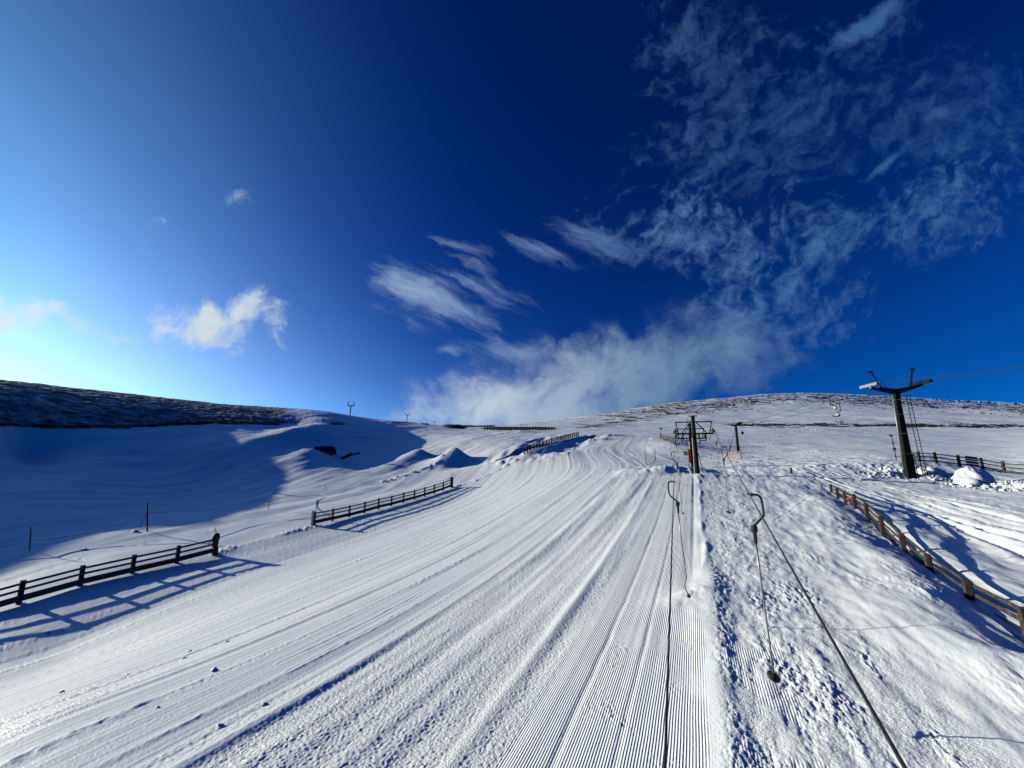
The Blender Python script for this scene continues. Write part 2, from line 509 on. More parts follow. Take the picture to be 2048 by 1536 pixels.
def meso(X, Y):
    """mounds, banks, hollows: bigger than a hand, smaller than a hill"""
    s, t = st(X, Y)
    r = np.hypot(X, Y)
    z = np.zeros_like(X)
    on = band(s, -31.0, -0.3, 0.5) * band(t, -30, 140, 8)
    off = 1 - on
    z += off * sm(r, 4, 30) * (0.28 * fbm(X / 14, Y / 14, 3, 3) * sm(r, 15, 60) + 0.10 * fbm(X / 4.5, Y / 4.5, 7, 2))
    z += off * sm(r, 120, 260) * 1.6 * fbm(X / 45, Y / 60, 11, 3)
    # wind ribs in the shaded valley
    lv = sm(-s, 31, 36)
    z += lv * (0.17 * fbm(s / 3.0, t / 26, 21, 3) + 0.22 * np.abs(fbm(s / 9.0, t / 60, 22, 2))) * (1 - sm(r, 130, 200))
    # long swells across the run
    z += on * (0.10 * fbm(s / 5.0, t / 40, 31, 2) + 0.05 * fbm(s / 1.6, t / 30, 32, 2))
    # bank along the lift track and the lip beside it
    zb = band(t, 17, 44, 3.0)
    z += zb * 0.07 * np.exp(-((s - 0.0 + 0.30 * fbm(t / 4.5, s * 0, 43, 3)) / 0.13) ** 2) * (0.2 + 0.8 * sm(fbm(t / 5.0, s * 0 + 5, 44, 2), -0.3, 0.2)) * (1 + 0.9 * fbm(t / 1.7, s, 41, 3))
    z -= zb * 0.05 * np.exp(-((s + 0.42) / 0.10) ** 2)
    z += band(t, 6, 17, 1.5) * 0.07 * np.exp(-((s - 0.15 + 0.12 * fbm(t / 2.0, s * 0, 42, 2)) / 0.28) ** 2)
    # churned snow right of the track
    ch = band(s, 0.35, 3.2, 0.5) * band(t, 4, 52, 3.0)
    z += ch * (0.05 * fbm(s / 0.7, t / 1.3, 51, 3, 0.6) + 0.03 * fbm(s / 0.35, t / 0.8, 54, 2))
    # rough apron round the drag lift tower
    ap = np.exp(-((X - 19.5) / 8.0) ** 2 - ((Y - 45) / 6.0) ** 2)
    z += ap * 0.22 * fbm(X / 1.1, Y / 1.1, 57, 3, 0.6)
    # step at the brow in front of the tower
    br = band(s, -8, 1.5, 0.8)
    z += br * 0.30 * np.exp(-((Y - 43.5) / 1.6) ** 2)
    # smooth wind-shaped ground, long forms
    wn = sm(s, 2.4, 4.0) * (1 - sm(r, 60, 110))
    z += wn * (0.13 * fbm(s / 1.5, t / 4.5, 61, 3) + 0.035 * fbm(s / 0.45, t / 1.3, 64, 2))
    z += wn * sm(Y, 34, 50) * 0.16 * fbm(X / 9.0, Y / 2.2, 66, 3)
    # drift piled against the right fence, hollow behind
    d = polyline_dist(X, Y, RF)
    sd_ = (X * 1.0 - 0.66 * Y - 4.9)          # >0 right of the fence line
    z += 0.24 * np.exp(-((d - 1.3) / 1.1) ** 2) * (sd_ < 0) * sm(40 - r, 0, 12) - 0.22 * np.exp(-(d / 0.9) ** 2)
    z -= 0.45 * np.exp(-((d - 3.0) / 1.8) ** 2) * (sd_ > 0) * sm(42 - r, 0, 12)
    d = polyline_dist(X, Y, F3)
    e3 = np.exp(-((d - 4.2) / 2.8) ** 2) * (X * 0.83 - Y * 0.55 + F3C > 0) * sm(Y, F3[0][1] - 1.0, F3[0][1] + 1.5)
    z -= 1.0 * e3
    # the run lies a little below the fences on its left edge
    z -= (0.32 + 0.30 * sm(t, 28, 40)) * sm(s, -32.0, -25.0) * (1 - sm(s, -24.5, -11.0)) * band(t, -5, 70, 8)
    for (cx, cy, an, a, b, h) in BUMPS:
        m = (np.abs(X - cx) < 3 * a + 3 * b) & (np.abs(Y - cy) < 3 * a + 3 * b)
        if m.any():
            z[m] += h * ag(X[m], Y[m], cx, cy, an, a, b)[0] * (1 + (0.35 if abs(h) < 0.8 else 0.05) * fbm(X[m] / 0.5, Y[m] / 0.5, 71, 3))
    for f in (K1, K2, K3):
        z += f(X, Y)
    for pts, w_, h_ in ((CLUMP, 0.55, 0.11), (CLUMP2, 0.6, 0.18), (CLUMP3, 0.8, 0.28), (CLUMP4, 0.8, 0.42)):
        d = polyline_dist(X, Y, pts)
        m = d < 3 * w_
        e = np.exp(-(d[m] / w_) ** 2)
        z[m] += h_ * e * (0.3 + 0.9 * sm(fbm(X[m] / 2.3, Y[m] / 2.3, 83, 2), -0.2, 0.25)) * (0.35 + 1.5 * np.abs(fbm(X[m] / 0.5, Y[m] / 0.5, 81, 4, 0.65)) * 1.6)
    # drifts round the long fence
    d = polyline_dist(X, Y, F3)
    m = d < 14
    z[m] += 0.55 * np.exp(-((d[m] - 5.0) / 3.2) ** 2) * fbm(s[m] / 2.2, t[m] / 9, 85, 2)
    return z


def micro(X, Y):
    """hand-sized relief: tracks, crumbs, tool marks"""
    s, t = st(X, Y)
    r = np.hypot(X, Y)
    z = np.zeros_like(X)
    near = 1 - sm(r, 70, 130)
    wob = 0.10 * fbm(t / 9.0, s * 0 + 3.3, 91, 2) + 0.03 * fbm(t / 1.4, s * 0, 92, 2)
    run = band(s, -30.5, -7.9, 0.3) * near
    for (s0, h, w, ph) in RIDGES:
        m = (np.abs(s - s0) < 5 * w + 0.3)
        sw = s[m] - s0 - wob[m]
        crumb = 0.55 + 0.9 * np.abs(fbm(t[m] / 0.35 + 50 * ph, s[m] / 0.2, 95, 2)) * (1.6 if ph > 0.5 else 0.5)
        gate = 0.35 + 0.65 * sm(fbm(t[m] / 14.0 + 9 * ph, s[m] * 0 + ph * 7, 97, 2), -0.25, 0.25)
        prof = np.exp(-(sw / w) ** 2) - 0.3 * np.exp(-((sw - 1.6 * w) / w) ** 2)
        z[m] += near[m] * h * prof * crumb * gate
    # fine long scratches on the run
    z += run * (0.014 * fbm(s / 0.16, t / 22, 101, 3, 0.65) + 0.012 * fbm(s / 0.5, t / 30, 102, 2))
    zr = sm(fbm(s / 1.3, t / 7.0, 103, 2), 0.12, 0.35) * run
    z += zr * 0.016 * fbm(X / 0.10, Y / 0.10, 104, 2, 0.6)
    # fluffy tilled snow in the middle of the run
    fl = band(s + wob * 2, -8.0, -3.1, 0.22) * near
    gap = sm(np.abs(s + 3.9 + wob), 0.10, 0.22)
    fl2 = fl * (0.35 + 0.65 * gap)
    z += fl2 * (0.020 * fbm(s / 0.055, t / 0.075, 111, 2, 0.6) + 0.012 * np.abs(fbm(s / 0.30, t / 0.5, 113, 2)))
    z += fl * (0.075 * fbm(s / 0.85, t / 14, 115, 2))
    z += near * 0.035 * np.exp(-((s + 3.9 + wob) / 0.16) ** 2) * band(t, 0, 40, 4)
    # soft pleats in the combed lane
    cl = band(s + 0.6 * wob, -3.1, -0.35, 0.08) * near
    z += cl * (0.018 * fbm(s / 0.35, t / 18, 121, 2) - 0.03 * np.exp(-((s + 2.35 + wob) / 0.07) ** 2) - 0.025 * np.exp(-((s + 1.45 + wob * .5) / 0.06) ** 2))
    z += cl * sm(fbm(X / 0.8, Y / 1.8, 123, 2), 0.2, 0.4) * 0.02 * fbm(X / 0.09, Y / 0.09, 124, 2)
    # churned strip
    ch = band(s + 1.2 * wob + 0.30 * fbm(t / 1.8, s * 0, 45, 3), 0.08, 2.9, 0.15) * band(t, 3, 55, 4)
    n1 = fbm(s / 0.20, t / 0.34, 131, 3, 0.62)
    z += ch * ((0.012 + 0.040 * sm(fbm(s / 0.9, t / 2.6, 136, 3), -0.1, 0.3)) * fbm(s / 0.11, t / 0.22, 131, 3, 0.62) + 0.050 * np.maximum(0, fbm(s / 0.30, t / 0.6, 133, 2)) * sm(fbm(s / 1.0, t / 3.2, 134, 3), -0.05, 0.35))
    for pts, dep, w_ in TRACKS:
        x0, x1 = min(p[0] for p in pts) - 3, max(p[0] for p in pts) + 3
        y0, y1 = min(p[1] for p in pts) - 3, max(p[1] for p in pts) + 3
        m = (X > x0) & (X < x1) & (Y > y0) & (Y < y1)
        if m.any():
            xm, ym = X[m], Y[m]
            wx = 0.25 * fbm(xm / 2.5, ym / 2.5, 161, 2)
            d = polyline_dist(xm + wx, ym + wx, pts)
            z[m] += dep * (0.8 * np.exp(-((d - 1.7 * w_) / w_) ** 2) - np.exp(-(d / w_) ** 2)) * (0.6 + 0.9 * np.abs(fbm(xm / 0.6, ym / 0.6, 163, 2)))
    # right-hand ground
    rg = sm(s, 2.5, 3.5) * (1 - sm(r, 50, 90))
    z += rg * (0.015 * fbm(s / 0.30, t / 0.9, 144, 2) + 0.030 * fbm(s / 0.11, t / 0.32, 141, 3, 0.6) * sm(fbm(X / 2.5, Y / 3.5, 142, 2), -0.1, 0.4) + 0.035 * np.minimum(0, fbm(s / 0.6, t / 1.6, 143, 2) + 0.18))
    z += sm(Y, 33, 40) * (1 - sm(r, 90, 130)) * sm(X, 10, 18) * 0.05 * fbm(X / 1.2, Y / 0.5, 146, 3, 0.6)
    z += (1 - sm(r, 10, 25)) * 0.004 * fbm(X / 0.06, Y / 0.06, 151, 2)
    return z


def pieces(lst, px, default):
    xs = [a for a, b in lst]; ys = [b for a, b in lst]
    return np.interp(px, xs, ys)


def heather_mask(X, Y, Z):
    """where dark heather shows through the snow (0..1)"""
    px, py, zc = project(X, Y, Z)
    r = np.hypot(X, Y)
    az = np.arctan2(X, Y)
    m = np.zeros_like(X)
    # hill on the left: world rule (upper slope), traced along its foot
    foot_d = pieces([(-400, 45), (0, 51), (130, 61), (300, 80), (480, 96), (600, 98), (660, 110)], px, 64)
    foot_y = pieces([(-900, 900), (-400, 866), (0, 855), (100, 857), (260, 858), (330, 853), (420, 848), (540, 851), (620, 847), (655, 840)], px, 850)
    nL = fbm(X / 3.0, Y / 3.0, 201, 3, 0.6)
    nS = fbm((X - Y) / 18, Z / 0.9 + X / 60, 203, 3, 0.6)
    left = (az < -0.44) & (r > 60)
    inside = sm(foot_y + 5 * nS - py, -1.5, 2.5) * (az < -0.44)
    inside = inside * (1 - sm(px + 40 * nL, 540, 665))
    inside = np.where(px < -300, sm(-X, 74, 80), inside)
    inside = np.where(X < -90, 1.0, inside) * left
    patch = sm(0.45 + 0.5 * nS + 0.5 * nL, 0.0, 0.5)
    edge = sm(py - foot_y, -9, -2)
    m = np.maximum(m, inside * np.clip(0.50 + 0.14 * patch + 0.25 * edge, 0, 1))
    # far hill on the right: rows of heather below the skyline
    sky_y = pieces([(1040, 848), (1130, 838), (1250, 820), (1330, 806), (1450, 796), (1560, 786), (1650, 787), (1750, 791), (1850, 797), (1950, 802), (2048, 807), (2300, 822)], px, 800)
    hr = (r > 165) & (az > 0.02)
    nR = fbm(X / 26, Z / 1.1, 211, 4, 0.6)
    nR2 = fbm(X / 7, Z / 0.8 + Y / 40, 215, 3, 0.6)
    dy = py - sky_y
    p = 0.56 * np.exp(-((dy - 11) / 11.0) ** 2) * sm(px, 1100, 1300) + 0.35 * np.exp(-((dy - 24) / 5.0) ** 2) * band(px, 1090, 1500, 60)
    p += 0.25 * np.exp(-((dy - 2) / 3.0) ** 2)
    p += 0.85 * np.exp(-((py - (850.5 + 1.5 * sm(px, 1750, 2048))) / 4.4) ** 2) * sm(px, 1360, 1560) * (r > 150)
    m = np.maximum(m, hr * sm(p + 1.1 * nR + 0.7 * nR2, 0.42, 0.66) * (p > 0.03))
    # bank behind the far fence, crags on the middle skyline
    for (cx, cy, rx, ry, k) in ((1040, 857, 80, 3.8, 1), (905, 848, 24, 3, .9), (675, 847, 16, 4, .7), (808, 845, 30, 2, .7), (955, 852, 40, 2.2, 1)):
        e = np.exp(-((px - cx) / rx) ** 4 - ((py - cy) / ry) ** 2)
        m = np.maximum(m, k * sm(e + 0.35 * nR2, 0.3, 0.6) * (r > 100) * (np.abs(az) < 0.6))
    return np.clip(m, 0, 1)


def ground_z(X, Y):
    X = np.atleast_1d(np.asarray(X, dtype=np.float64)); Y = np.atleast_1d(np.asarray(Y, dtype=np.float64))
    return base_z(X, Y) + meso(X, Y)


def on_ground(px, py):
    """world point on the land under a photo pixel"""
    x, y, d = hit_xy(px, py)
    return Vector((x, y, float(ground_z(x, y)[0])))


def build_terrain():
    # polar sheet: columns even in the tangent of the azimuth inside the view, coarse elsewhere
    xin = np.linspace(-1.5, 1.5, QCOL)
    azi = np.arctan(xin)
    azo = np.linspace(azi[-1], azi[0] + 2 * pi, 130)[1:-1]
    az = np.concatenate([azi, azo])
    rs = [1.2]
    while rs[-1] < 1500:
        r = rs[-1]
        dr = max(0.012, QROW * r * r / (4.6 * F))
        if r < 20: cap = 9
        cap = 0.32 if r < 130 else (0.9 if r < 230 else (2.2 if r < 420 else (4.0 if r < 760 else 60.0)))
        if r < 5: dr = max(dr, 0.03)
        rs.append(r + min(dr, cap))
    rs = np.array(rs)
    nr, nc = len(rs), len(az)
    R, A = np.meshgrid(rs, az, indexing='ij')
    X = R * np.sin(A); Y = R * np.cos(A)
    Z = np.empty_like(X); Hm = np.empty_like(X)
    ni = QCOL
    for i in range(0, nr, 60):
        sl = slice(i, i + 60)
        x, y = X[sl], Y[sl]
        # smooth part on a thinned set of columns, then filled in (it varies slowly)
        step = 6
        cols = np.unique(np.concatenate([np.arange(0, ni, step), [ni - 1], np.arange(ni, nc)]))
        zb = base_z(x[:, cols], y[:, cols])
        full = np.empty_like(x)
        for k in range(x.shape[0]):
            full[k] = np.interp(np.arange(nc), cols, zb[k])
        z = full + meso(x, y)
        z[:, :] += micro(x, y)
        h = heather_mask(x, y, z)
        rough = h * (0.30 * fbm(x / 1.3, y / 1.3, 221, 2) + 0.22 * np.abs(fbm(x / 5, y / 5, 223, 2))) * (1 + 1.5 * sm(np.hypot(x, y), 200, 500))
        Z[sl] = z + rough
        Hm[sl] = h
    S, T = st(X, Y)
    wob = 0.10 * fbm(T / 9.0, S * 0 + 3.3, 91, 2) + 0.03 * fbm(T / 1.4, S * 0, 92, 2)
    cord = band(S + 0.6 * wob + 0.22 * fbm(T / 1.6, S * 0, 46, 3) * (S > -1.5), -3.2, -0.15, 0.08) * band(T, -5, 62, 4)
    fade = sm(fbm(X / 1.4, Y / 3.0, 301, 3) + 0.62, 0.25, 0.55)
    cord2 = band(S, 0.2, 1.3, 0.15) * band(T, 2, 15.5, 1.0) * sm(fbm(X / 0.7, Y / 1.6, 303, 3), 0.0, 0.15) * 0.7
    fluffy_c = band(S, -8.0, -3.2, 0.2) * sm(fbm(S / 0.35, T / 2.5, 305, 2), 0.12, 0.3) * 0.35 * (T < 30)
    md = np.hypot((X - BUMPS[7][0]) / 1.5, (Y - BUMPS[7][1]) / 1.2)
    cordm = np.clip(cord * fade + cord2 + fluffy_c, 0, 1) * sm(md, 0.75, 1.25)
    grain = np.clip(0.25 + band(S, -8.0, -3.1, .2) * .8 + band(S, .2, 3.2, .4) * .6 + 0.4 * sm(fbm(X / 4, Y / 6, 307, 2), 0, .4), 0, 1) * (0.35 + 0.9 * sm(fbm(S / 2.2, T / 6.0, 309, 3), -0.25, 0.3)) * (1 - sm(R, 60, 140))

    faces_r, faces_c = np.meshgrid(np.arange(nr - 1), np.arange(nc), indexing='ij')
    a = faces_r * nc + faces_c
    b = faces_r * nc + (faces_c + 1) % nc
    c = (faces_r + 1) * nc + (faces_c + 1) % nc
    d = (faces_r + 1) * nc + faces_c
    quads = np.stack([a, b, c, d], -1).reshape(-1, 4)[:, ::-1]
    fr = R[:-1].reshape(-1); fx = X[:-1].reshape(-1); fh = Hm[:-1].reshape(-1)
    fa = A[:-1].reshape(-1)
    hills = (fr > 168) | ((fx < -60) & (fh > 0.2) & (fr > 60)) | (fx < -90)
    V = np.stack([X, Y, Z], -1).reshape(-1, 3)
    attrs = {'heather': Hm.reshape(-1), 'comb': cordm.reshape(-1), 'grain': grain.reshape(-1)}
    uv = np.stack([S.reshape(-1), T.reshape(-1), np.zeros(S.size)], -1)

    def emit(name, mask):
        q = quads[mask]
        used = np.unique(q)
        remap = np.full(len(V), -1, dtype=np.int64); remap[used] = np.arange(len(used))
        q = remap[q].astype(np.int32)
        me = bpy.data.meshes.new(name)
        me.vertices.add(len(used)); me.vertices.foreach_set('co', V[used].astype(np.float32).ravel())
        me.loops.add(q.size); me.loops.foreach_set('vertex_index', q.ravel())
        me.polygons.add(len(q)); me.polygons.foreach_set('loop_start', np.arange(0, q.size, 4, dtype=np.int32))
        me.polygons.foreach_set('use_smooth', np.ones(len(q), dtype=bool))
        me.update(calc_edges=True)
        for k, v in attrs.items():
            at = me.attributes.new(k, 'FLOAT', 'POINT'); at.data.foreach_set('value', v[used].astype(np.float32))
        at = me.attributes.new('run', 'FLOAT_VECTOR', 'POINT'); at.data.foreach_set('vector', uv[used].astype(np.float32).ravel())
        me.materials.append(MAT_SNOW)
        o = bpy.data.objects.new(name, me)
        o['kind'] = 'structure'
        C.objects.link(o)
        return o
    emit('ground', ~hills)
    emit('hills', hills)
    print('terrain', nr, nc, nr * nc)


def snow_material():
    m = bpy.data.materials.new('snow')
    m.use_nodes = True
    g = NT(m.node_tree)
    geo = g.node('ShaderNodeNewGeometry')
    pos = geo.outputs['Position']

    def attr(n, vec=False):
        a = g.node('ShaderNodeAttribute', attribute_name=n)
        return a.outputs['Vector' if vec else 'Fac']
    run = attr('run', True)
    s, t, _ = g.sep(run)
    comb = attr('comb'); grain = attr('grain'); heath = attr('heather')
    wob = g.noise(g.comb(g.math('MULTIPLY', t, 0.35), 0.0, 0.0), 1.0, 2)
    ph = g.math('MULTIPLY', g.math('ADD', s, g.math('MULTIPLY', wob, 0.05)), 2 * pi / 0.045)
    ridge = g.math('MULTIPLY', g.math('SINE', ph), 0.5)
    ridge = g.math('MULTIPLY', g.math('MULTIPLY', ridge, comb), 0.013)
    n1 = g.noise(pos, 26.0, 3, 0.6)
    n2 = g.noise(pos, 7.0, 2, 0.6)
    n3 = g.noise(pos, 110.0, 2, 0.6)
    h = g.math('ADD', g.math('MULTIPLY', g.math('MULTIPLY', n1, grain), 0.035), g.math('MULTIPLY', g.math('MULTIPLY', n2, grain), 0.02))
    h = g.math('ADD', h, g.math('MULTIPLY', n3, 0.0035))
    h = g.math('ADD', h, ridge)
    bmp = g.node('ShaderNodeBump')
    bmp.inputs['Strength'].default_value = 1.0
    bmp.inputs['Distance'].default_value = 1.0
    g.put(bmp.inputs['Height'], h)
    # snow: very pale, slightly varied
    v = g.noise(pos, 0.9, 4, 0.6)
    sc_ = g.ramp(v, [(0.3, (0.78, 0.81, 0.83)), (0.7, (0.86, 0.87, 0.875))])
    snow = g.node('ShaderNodeBsdfPrincipled')
    g.put(snow.inputs['Base Color'], sc_)
    snow.inputs['Roughness'].default_value = 0.42
    snow.inputs['Specular IOR Level'].default_value = 0.35
    g.l.new(bmp.outputs[0], snow.inputs['Normal'])
    # heather
    hn = g.noise(pos, 1.6, 5, 0.7)
    hc = g.ramp(hn, [(0.3, (0.018, 0.014, 0.012)), (0.55, (0.055, 0.042, 0.030)), (0.75, (0.11, 0.085, 0.06))])
    hb = g.node('ShaderNodeBsdfPrincipled')
    g.put(hb.inputs['Base Color'], hc)
    hb.inputs['Roughness'].default_value = 0.95
    hb.inputs['Specular IOR Level'].default_value = 0.1
    b2 = g.node('ShaderNodeBump'); b2.inputs['Strength'].default_value = 0.8; b2.inputs['Distance'].default_value = 0.5
    g.put(b2.inputs['Height'], hn); g.l.new(b2.outputs[0], hb.inputs['Normal'])
    dust = g.noise(g.vmath('MULTIPLY', pos, (1, 1, 2.5)), 0.45, 6, 0.75)
    f = g.mapr(g.math('ADD', heath, g.math('MULTIPLY', g.math('SUBTRACT', dust, 0.5), 1.1)), 0.22, 0.82)
    f = g.math('MULTIPLY', f, g.math('GREATER_THAN', heath, 0.02))
    ms = g.node('ShaderNodeMixShader')
    g.put(ms.inputs[0], f)
    g.l.new(snow.outputs[0], ms.inputs[1]); g.l.new(hb.outputs[0], ms.inputs[2])
    out = g.node('ShaderNodeOutputMaterial')
    g.l.new(ms.outputs[0], out.inputs[0])
    return m


QCOL, QROW = 1250, 1.0
MAT_SNOW = snow_material()
build_terrain()

# ---------------------------------------------------------------- materials
def simple_mat(name, stops, scale=3.0, rough=0.7, metal=0.0, stretch=(1, 1, 1), bump=0.0, spec=0.4, detail=5, coord='Object'):
    m = bpy.data.materials.new(name)
    m.use_nodes = True
    g = NT(m.node_tree)
    tc = g.node('ShaderNodeTexCoord').outputs[coord]
    n = g.noise(g.vmath('MULTIPLY', tc, stretch), scale, detail, 0.65)
    c = g.ramp(n, stops)
    b = g.node('ShaderNodeBsdfPrincipled')
    g.put(b.inputs['Base Color'], c)
    rr = g.mapr(n, 0.3, 0.7, max(rough - 0.12, 0.05), min(rough + 0.12, 1.0))
    g.put(b.inputs['Roughness'], rr)
    b.inputs['Metallic'].default_value = metal
    b.inputs['Specular IOR Level'].default_value = spec
    if bump:
        bp = g.node('ShaderNodeBump')
        bp.inputs['Strength'].default_value = 0.8
        bp.inputs['Distance'].default_value = bump
        g.put(bp.inputs['Height'], n)
        g.l.new(bp.outputs[0], b.inputs['Normal'])
    o = g.node('ShaderNodeOutputMaterial')
    g.l.new(b.outputs[0], o.inputs[0])
    return m


M = {}
M['wood'] = simple_mat('weathered_wood', [(0.3, (0.05, 0.038, 0.028)), (0.5, (0.13, 0.102, 0.078)), (0.7, (0.23, 0.19, 0.15))], 9, 0.85, bump=0.01, spec=0.2)
M['wood_mid'] = simple_mat('brown_wood', [(0.3, (0.022, 0.017, 0.013)), (0.5, (0.058, 0.046, 0.037)), (0.7, (0.13, 0.11, 0.09))], 9, 0.85, bump=0.01, spec=0.2)
M['wood_dark'] = simple_mat('dark_wood', [(0.3, (0.014, 0.010, 0.008)), (0.55, (0.045, 0.032, 0.023)), (0.75, (0.12, 0.09, 0.065))], 9, 0.85, bump=0.01, spec=0.2)  # dark timber, tone varied by noise alone
M['wood_grey'] = simple_mat('grey_wood', [(0.3, (0.07, 0.06, 0.055)), (0.6, (0.17, 0.145, 0.125)), (0.75, (0.25, 0.22, 0.19))], 7, 0.85, bump=0.01, spec=0.2)
M['steel_dark'] = simple_mat('dark_painted_steel', [(0.35, (0.008, 0.010, 0.008)), (0.6, (0.016, 0.018, 0.013)), (0.8, (0.05, 0.03, 0.018))], 5, 0.75, 0.0, bump=0.004, spec=0.12)
M['steel_rust'] = simple_mat('rusty_steel', [(0.3, (0.02, 0.014, 0.010)), (0.55, (0.06, 0.035, 0.02)), (0.8, (0.13, 0.07, 0.035))], 6, 0.8, 0.2, bump=0.004)
M['galv'] = simple_mat('galvanised_steel', [(0.3, (0.30, 0.29, 0.26)), (0.6, (0.46, 0.45, 0.41)), (0.8, (0.55, 0.54, 0.50))], 6, 0.45, 0.5)
M['pole_metal'] = simple_mat('worn_pole_metal', [(0.3, (0.16, 0.15, 0.13)), (0.6, (0.34, 0.32, 0.28)), (0.8, (0.5, 0.48, 0.42))], 5, 0.4, 0.5, stretch=(1, 1, .3))
M['black'] = simple_mat('black_rubber', [(0.3, (0.008, 0.008, 0.009)), (0.8, (0.025, 0.024, 0.023))], 8, 0.6)
M['cable'] = simple_mat('greased_wire_rope', [(0.3, (0.012, 0.011, 0.010)), (0.7, (0.06, 0.055, 0.05))], 60, 0.5, 0.4)
M['red'] = simple_mat('red_plastic', [(0.3, (0.30, 0.02, 0.015)), (0.7, (0.50, 0.05, 0.03))], 6, 0.6)
M['orange'] = simple_mat('faded_orange_plastic', [(0.3, (0.62, 0.20, 0.10)), (0.7, (0.75, 0.34, 0.22))], 6, 0.7)
M['pink'] = simple_mat('faded_orange_netting', [(0.3, (0.75, 0.42, 0.34)), (0.7, (0.85, 0.55, 0.46))], 6, 0.8)
M['tape'] = simple_mat('pale_barrier_tape', [(0.35, (0.80, 0.62, 0.55)), (0.5, (0.88, 0.87, 0.85))], 0.6, 0.6)
M['yellow'] = simple_mat('dirty_yellow_paint', [(0.3, (0.20, 0.15, 0.02)), (0.7, (0.36, 0.28, 0.05))], 6, 0.6)
M['blue'] = simple_mat('dark_blue_fabric', [(0.3, (0.01, 0.018, 0.10)), (0.7, (0.025, 0.04, 0.18))], 3, 0.8)
M['bamboo'] = simple_mat('bamboo', [(0.3, (0.12, 0.09, 0.05)), (0.7, (0.30, 0.23, 0.13))], 6, 0.7)
M['stone'] = simple_mat('dark_stone', [(0.3, (0.02, 0.02, 0.02)), (0.7, (0.10, 0.09, 0.085))], 3, 0.9, bump=0.05)
M['snowy'] = simple_mat('packed_snow', [(0.3, (0.82, 0.84, 0.87)), (0.7, (0.90, 0.91, 0.92))], 14, 0.5, bump=0.03)


# ---------------------------------------------------------------- mesh helpers
class MB:
    def __init__(s):
        s.v = []; s.f = []

    def ring_tube(s, pts, radii, seg=8, cap=True, flat=None):
        pts = [Vector(p) for p in pts]
        if not hasattr(radii, '__len__'): radii = [radii] * len(pts)
        base = len(s.v)
        up = None
        for i, p in enumerate(pts):
            a = pts[max(i - 1, 0)]; b = pts[min(i + 1, len(pts) - 1)]
            t = (b - a).normalized()
            if up is None:
                up = Vector((0, 0, 1)) if abs(t.z) < 0.9 else Vector((1, 0, 0))
            n = (up - t * up.dot(t)).normalized()
            up = n
            bn = t.cross(n)
            for k in range(seg):
                an = 2 * pi * k / seg + pi / seg
                s.v.append(p + (n * cos(an) + bn * sin(an)) * radii[i])
        for i in range(len(pts) - 1):
            for k in range(seg):
                a = base + i * seg + k; b = base + i * seg + (k + 1) % seg
                s.f.append((a, b, b + seg, a + seg))
        if cap:
            s.f.append(tuple(base + k for k in range(seg))[::-1])
            s.f.append(tuple(base + (len(pts) - 1) * seg + k for k in range(seg)))
        return s

    def bar(s, p0, p1, w, h, up=(0, 0, 1), ch=0.12):
        """beam with chamfered edges between two points; w across, h along up"""
        p0 = Vector(p0); p1 = Vector(p1)
        t = (p1 - p0).normalized(); up = Vector(up)
        if abs(t.dot(up)) > 0.97: up = Vector((0, 1, 0))
        n = (up - t * up.dot(t)).normalized(); b = t.cross(n)
        c = min(w, h) * ch
        prof = [(w / 2 - c, h / 2), (-w / 2 + c, h / 2), (-w / 2, h / 2 - c), (-w / 2, -h / 2 + c), (-w / 2 + c, -h / 2), (w / 2 - c, -h / 2), (w / 2, -h / 2 + c), (w / 2, h / 2 - c)]
        base = len(s.v)
        for p in (p0, p1):
            for (x, y) in prof:
                s.v.append(p + b * x + n * y)
        for k in range(8):
            s.f.append((base + k, base + 8 + k, base + 8 + (k + 1) % 8, base + (k + 1) % 8))
        s.f.append(tuple(base + k for k in range(8))); s.f.append(tuple(base + 8 + k for k in range(8))[::-1])
        return s

    def wheel(s, c, axis, r, w, seg=18):
        c = Vector(c); a = Vector(axis).normalized()
        pts = [c - a * w / 2, c - a * w * 0.3, c - a * w * .12, c + a * w * .12, c + a * w * .3, c + a * w / 2]
        return s.ring_tube(pts, [r * .92, r, r * .82, r * .82, r, r * .92], seg)

    def blob(s, c, r, seed=0, flat=0.7, amp=0.3, n=8, sq=(1, 1)):
        c = Vector(c); rn = random.Random(seed)
        base = len(s.v); off = rn.random() * 50
        m = n * 2
        for i in range(n + 1):
            th = pi * i / n
            for k in range(m):
                ph = 2 * pi * k / m
                d = Vector((sin(th) * cos(ph), sin(th) * sin(ph), cos(th)))
                k_ = 1 + amp * float(fbm(np.array([d.x * 1.7 + off + d.z]), np.array([d.y * 1.7 - d.z * 1.3 + off]), seed, 3)[0]) * 1.6
                s.v.append(c + Vector((d.x * sq[0], d.y * sq[1], d.z * flat)) * r * k_)
        for i in range(n):
            for k in range(m):
                a = base + i * m + k; b = base + i * m + (k + 1) % m
                s.f.append((a, a + m, b + m, b))
        return s

    def build(s, name, mat, parent=None, smooth=False, loc=None):
        me = bpy.data.meshes.new(name)
        o = bpy.data.objects.new(name, me)
        org = Vector(loc) if loc is not None else Vector((0, 0, 0))
        me.from_pydata([tuple(v - org) for v in s.v], [], s.f)
        me.materials.append(mat)
        if smooth:
            me.polygons.foreach_set('use_smooth', [True] * len(me.polygons))
        me.update()
        C.objects.link(o)
        o.location = org
        if parent is not None: o.parent = parent
        return o


def tag(o, label, cat, group=None, kind=None):
    o['label'] = label; o['category'] = cat
    if group: o['group'] = group
    if kind: o['kind'] = kind
    return o


def thing(name, loc, label, cat, group=None, rz=0.0):
    o = bpy.data.objects.new(name, None)
    o.empty_display_size = 0.3
    C.objects.link(o)
    o.location = loc
    o.rotation_euler = (0, 0, rz)
    return tag(o, label, cat, group)


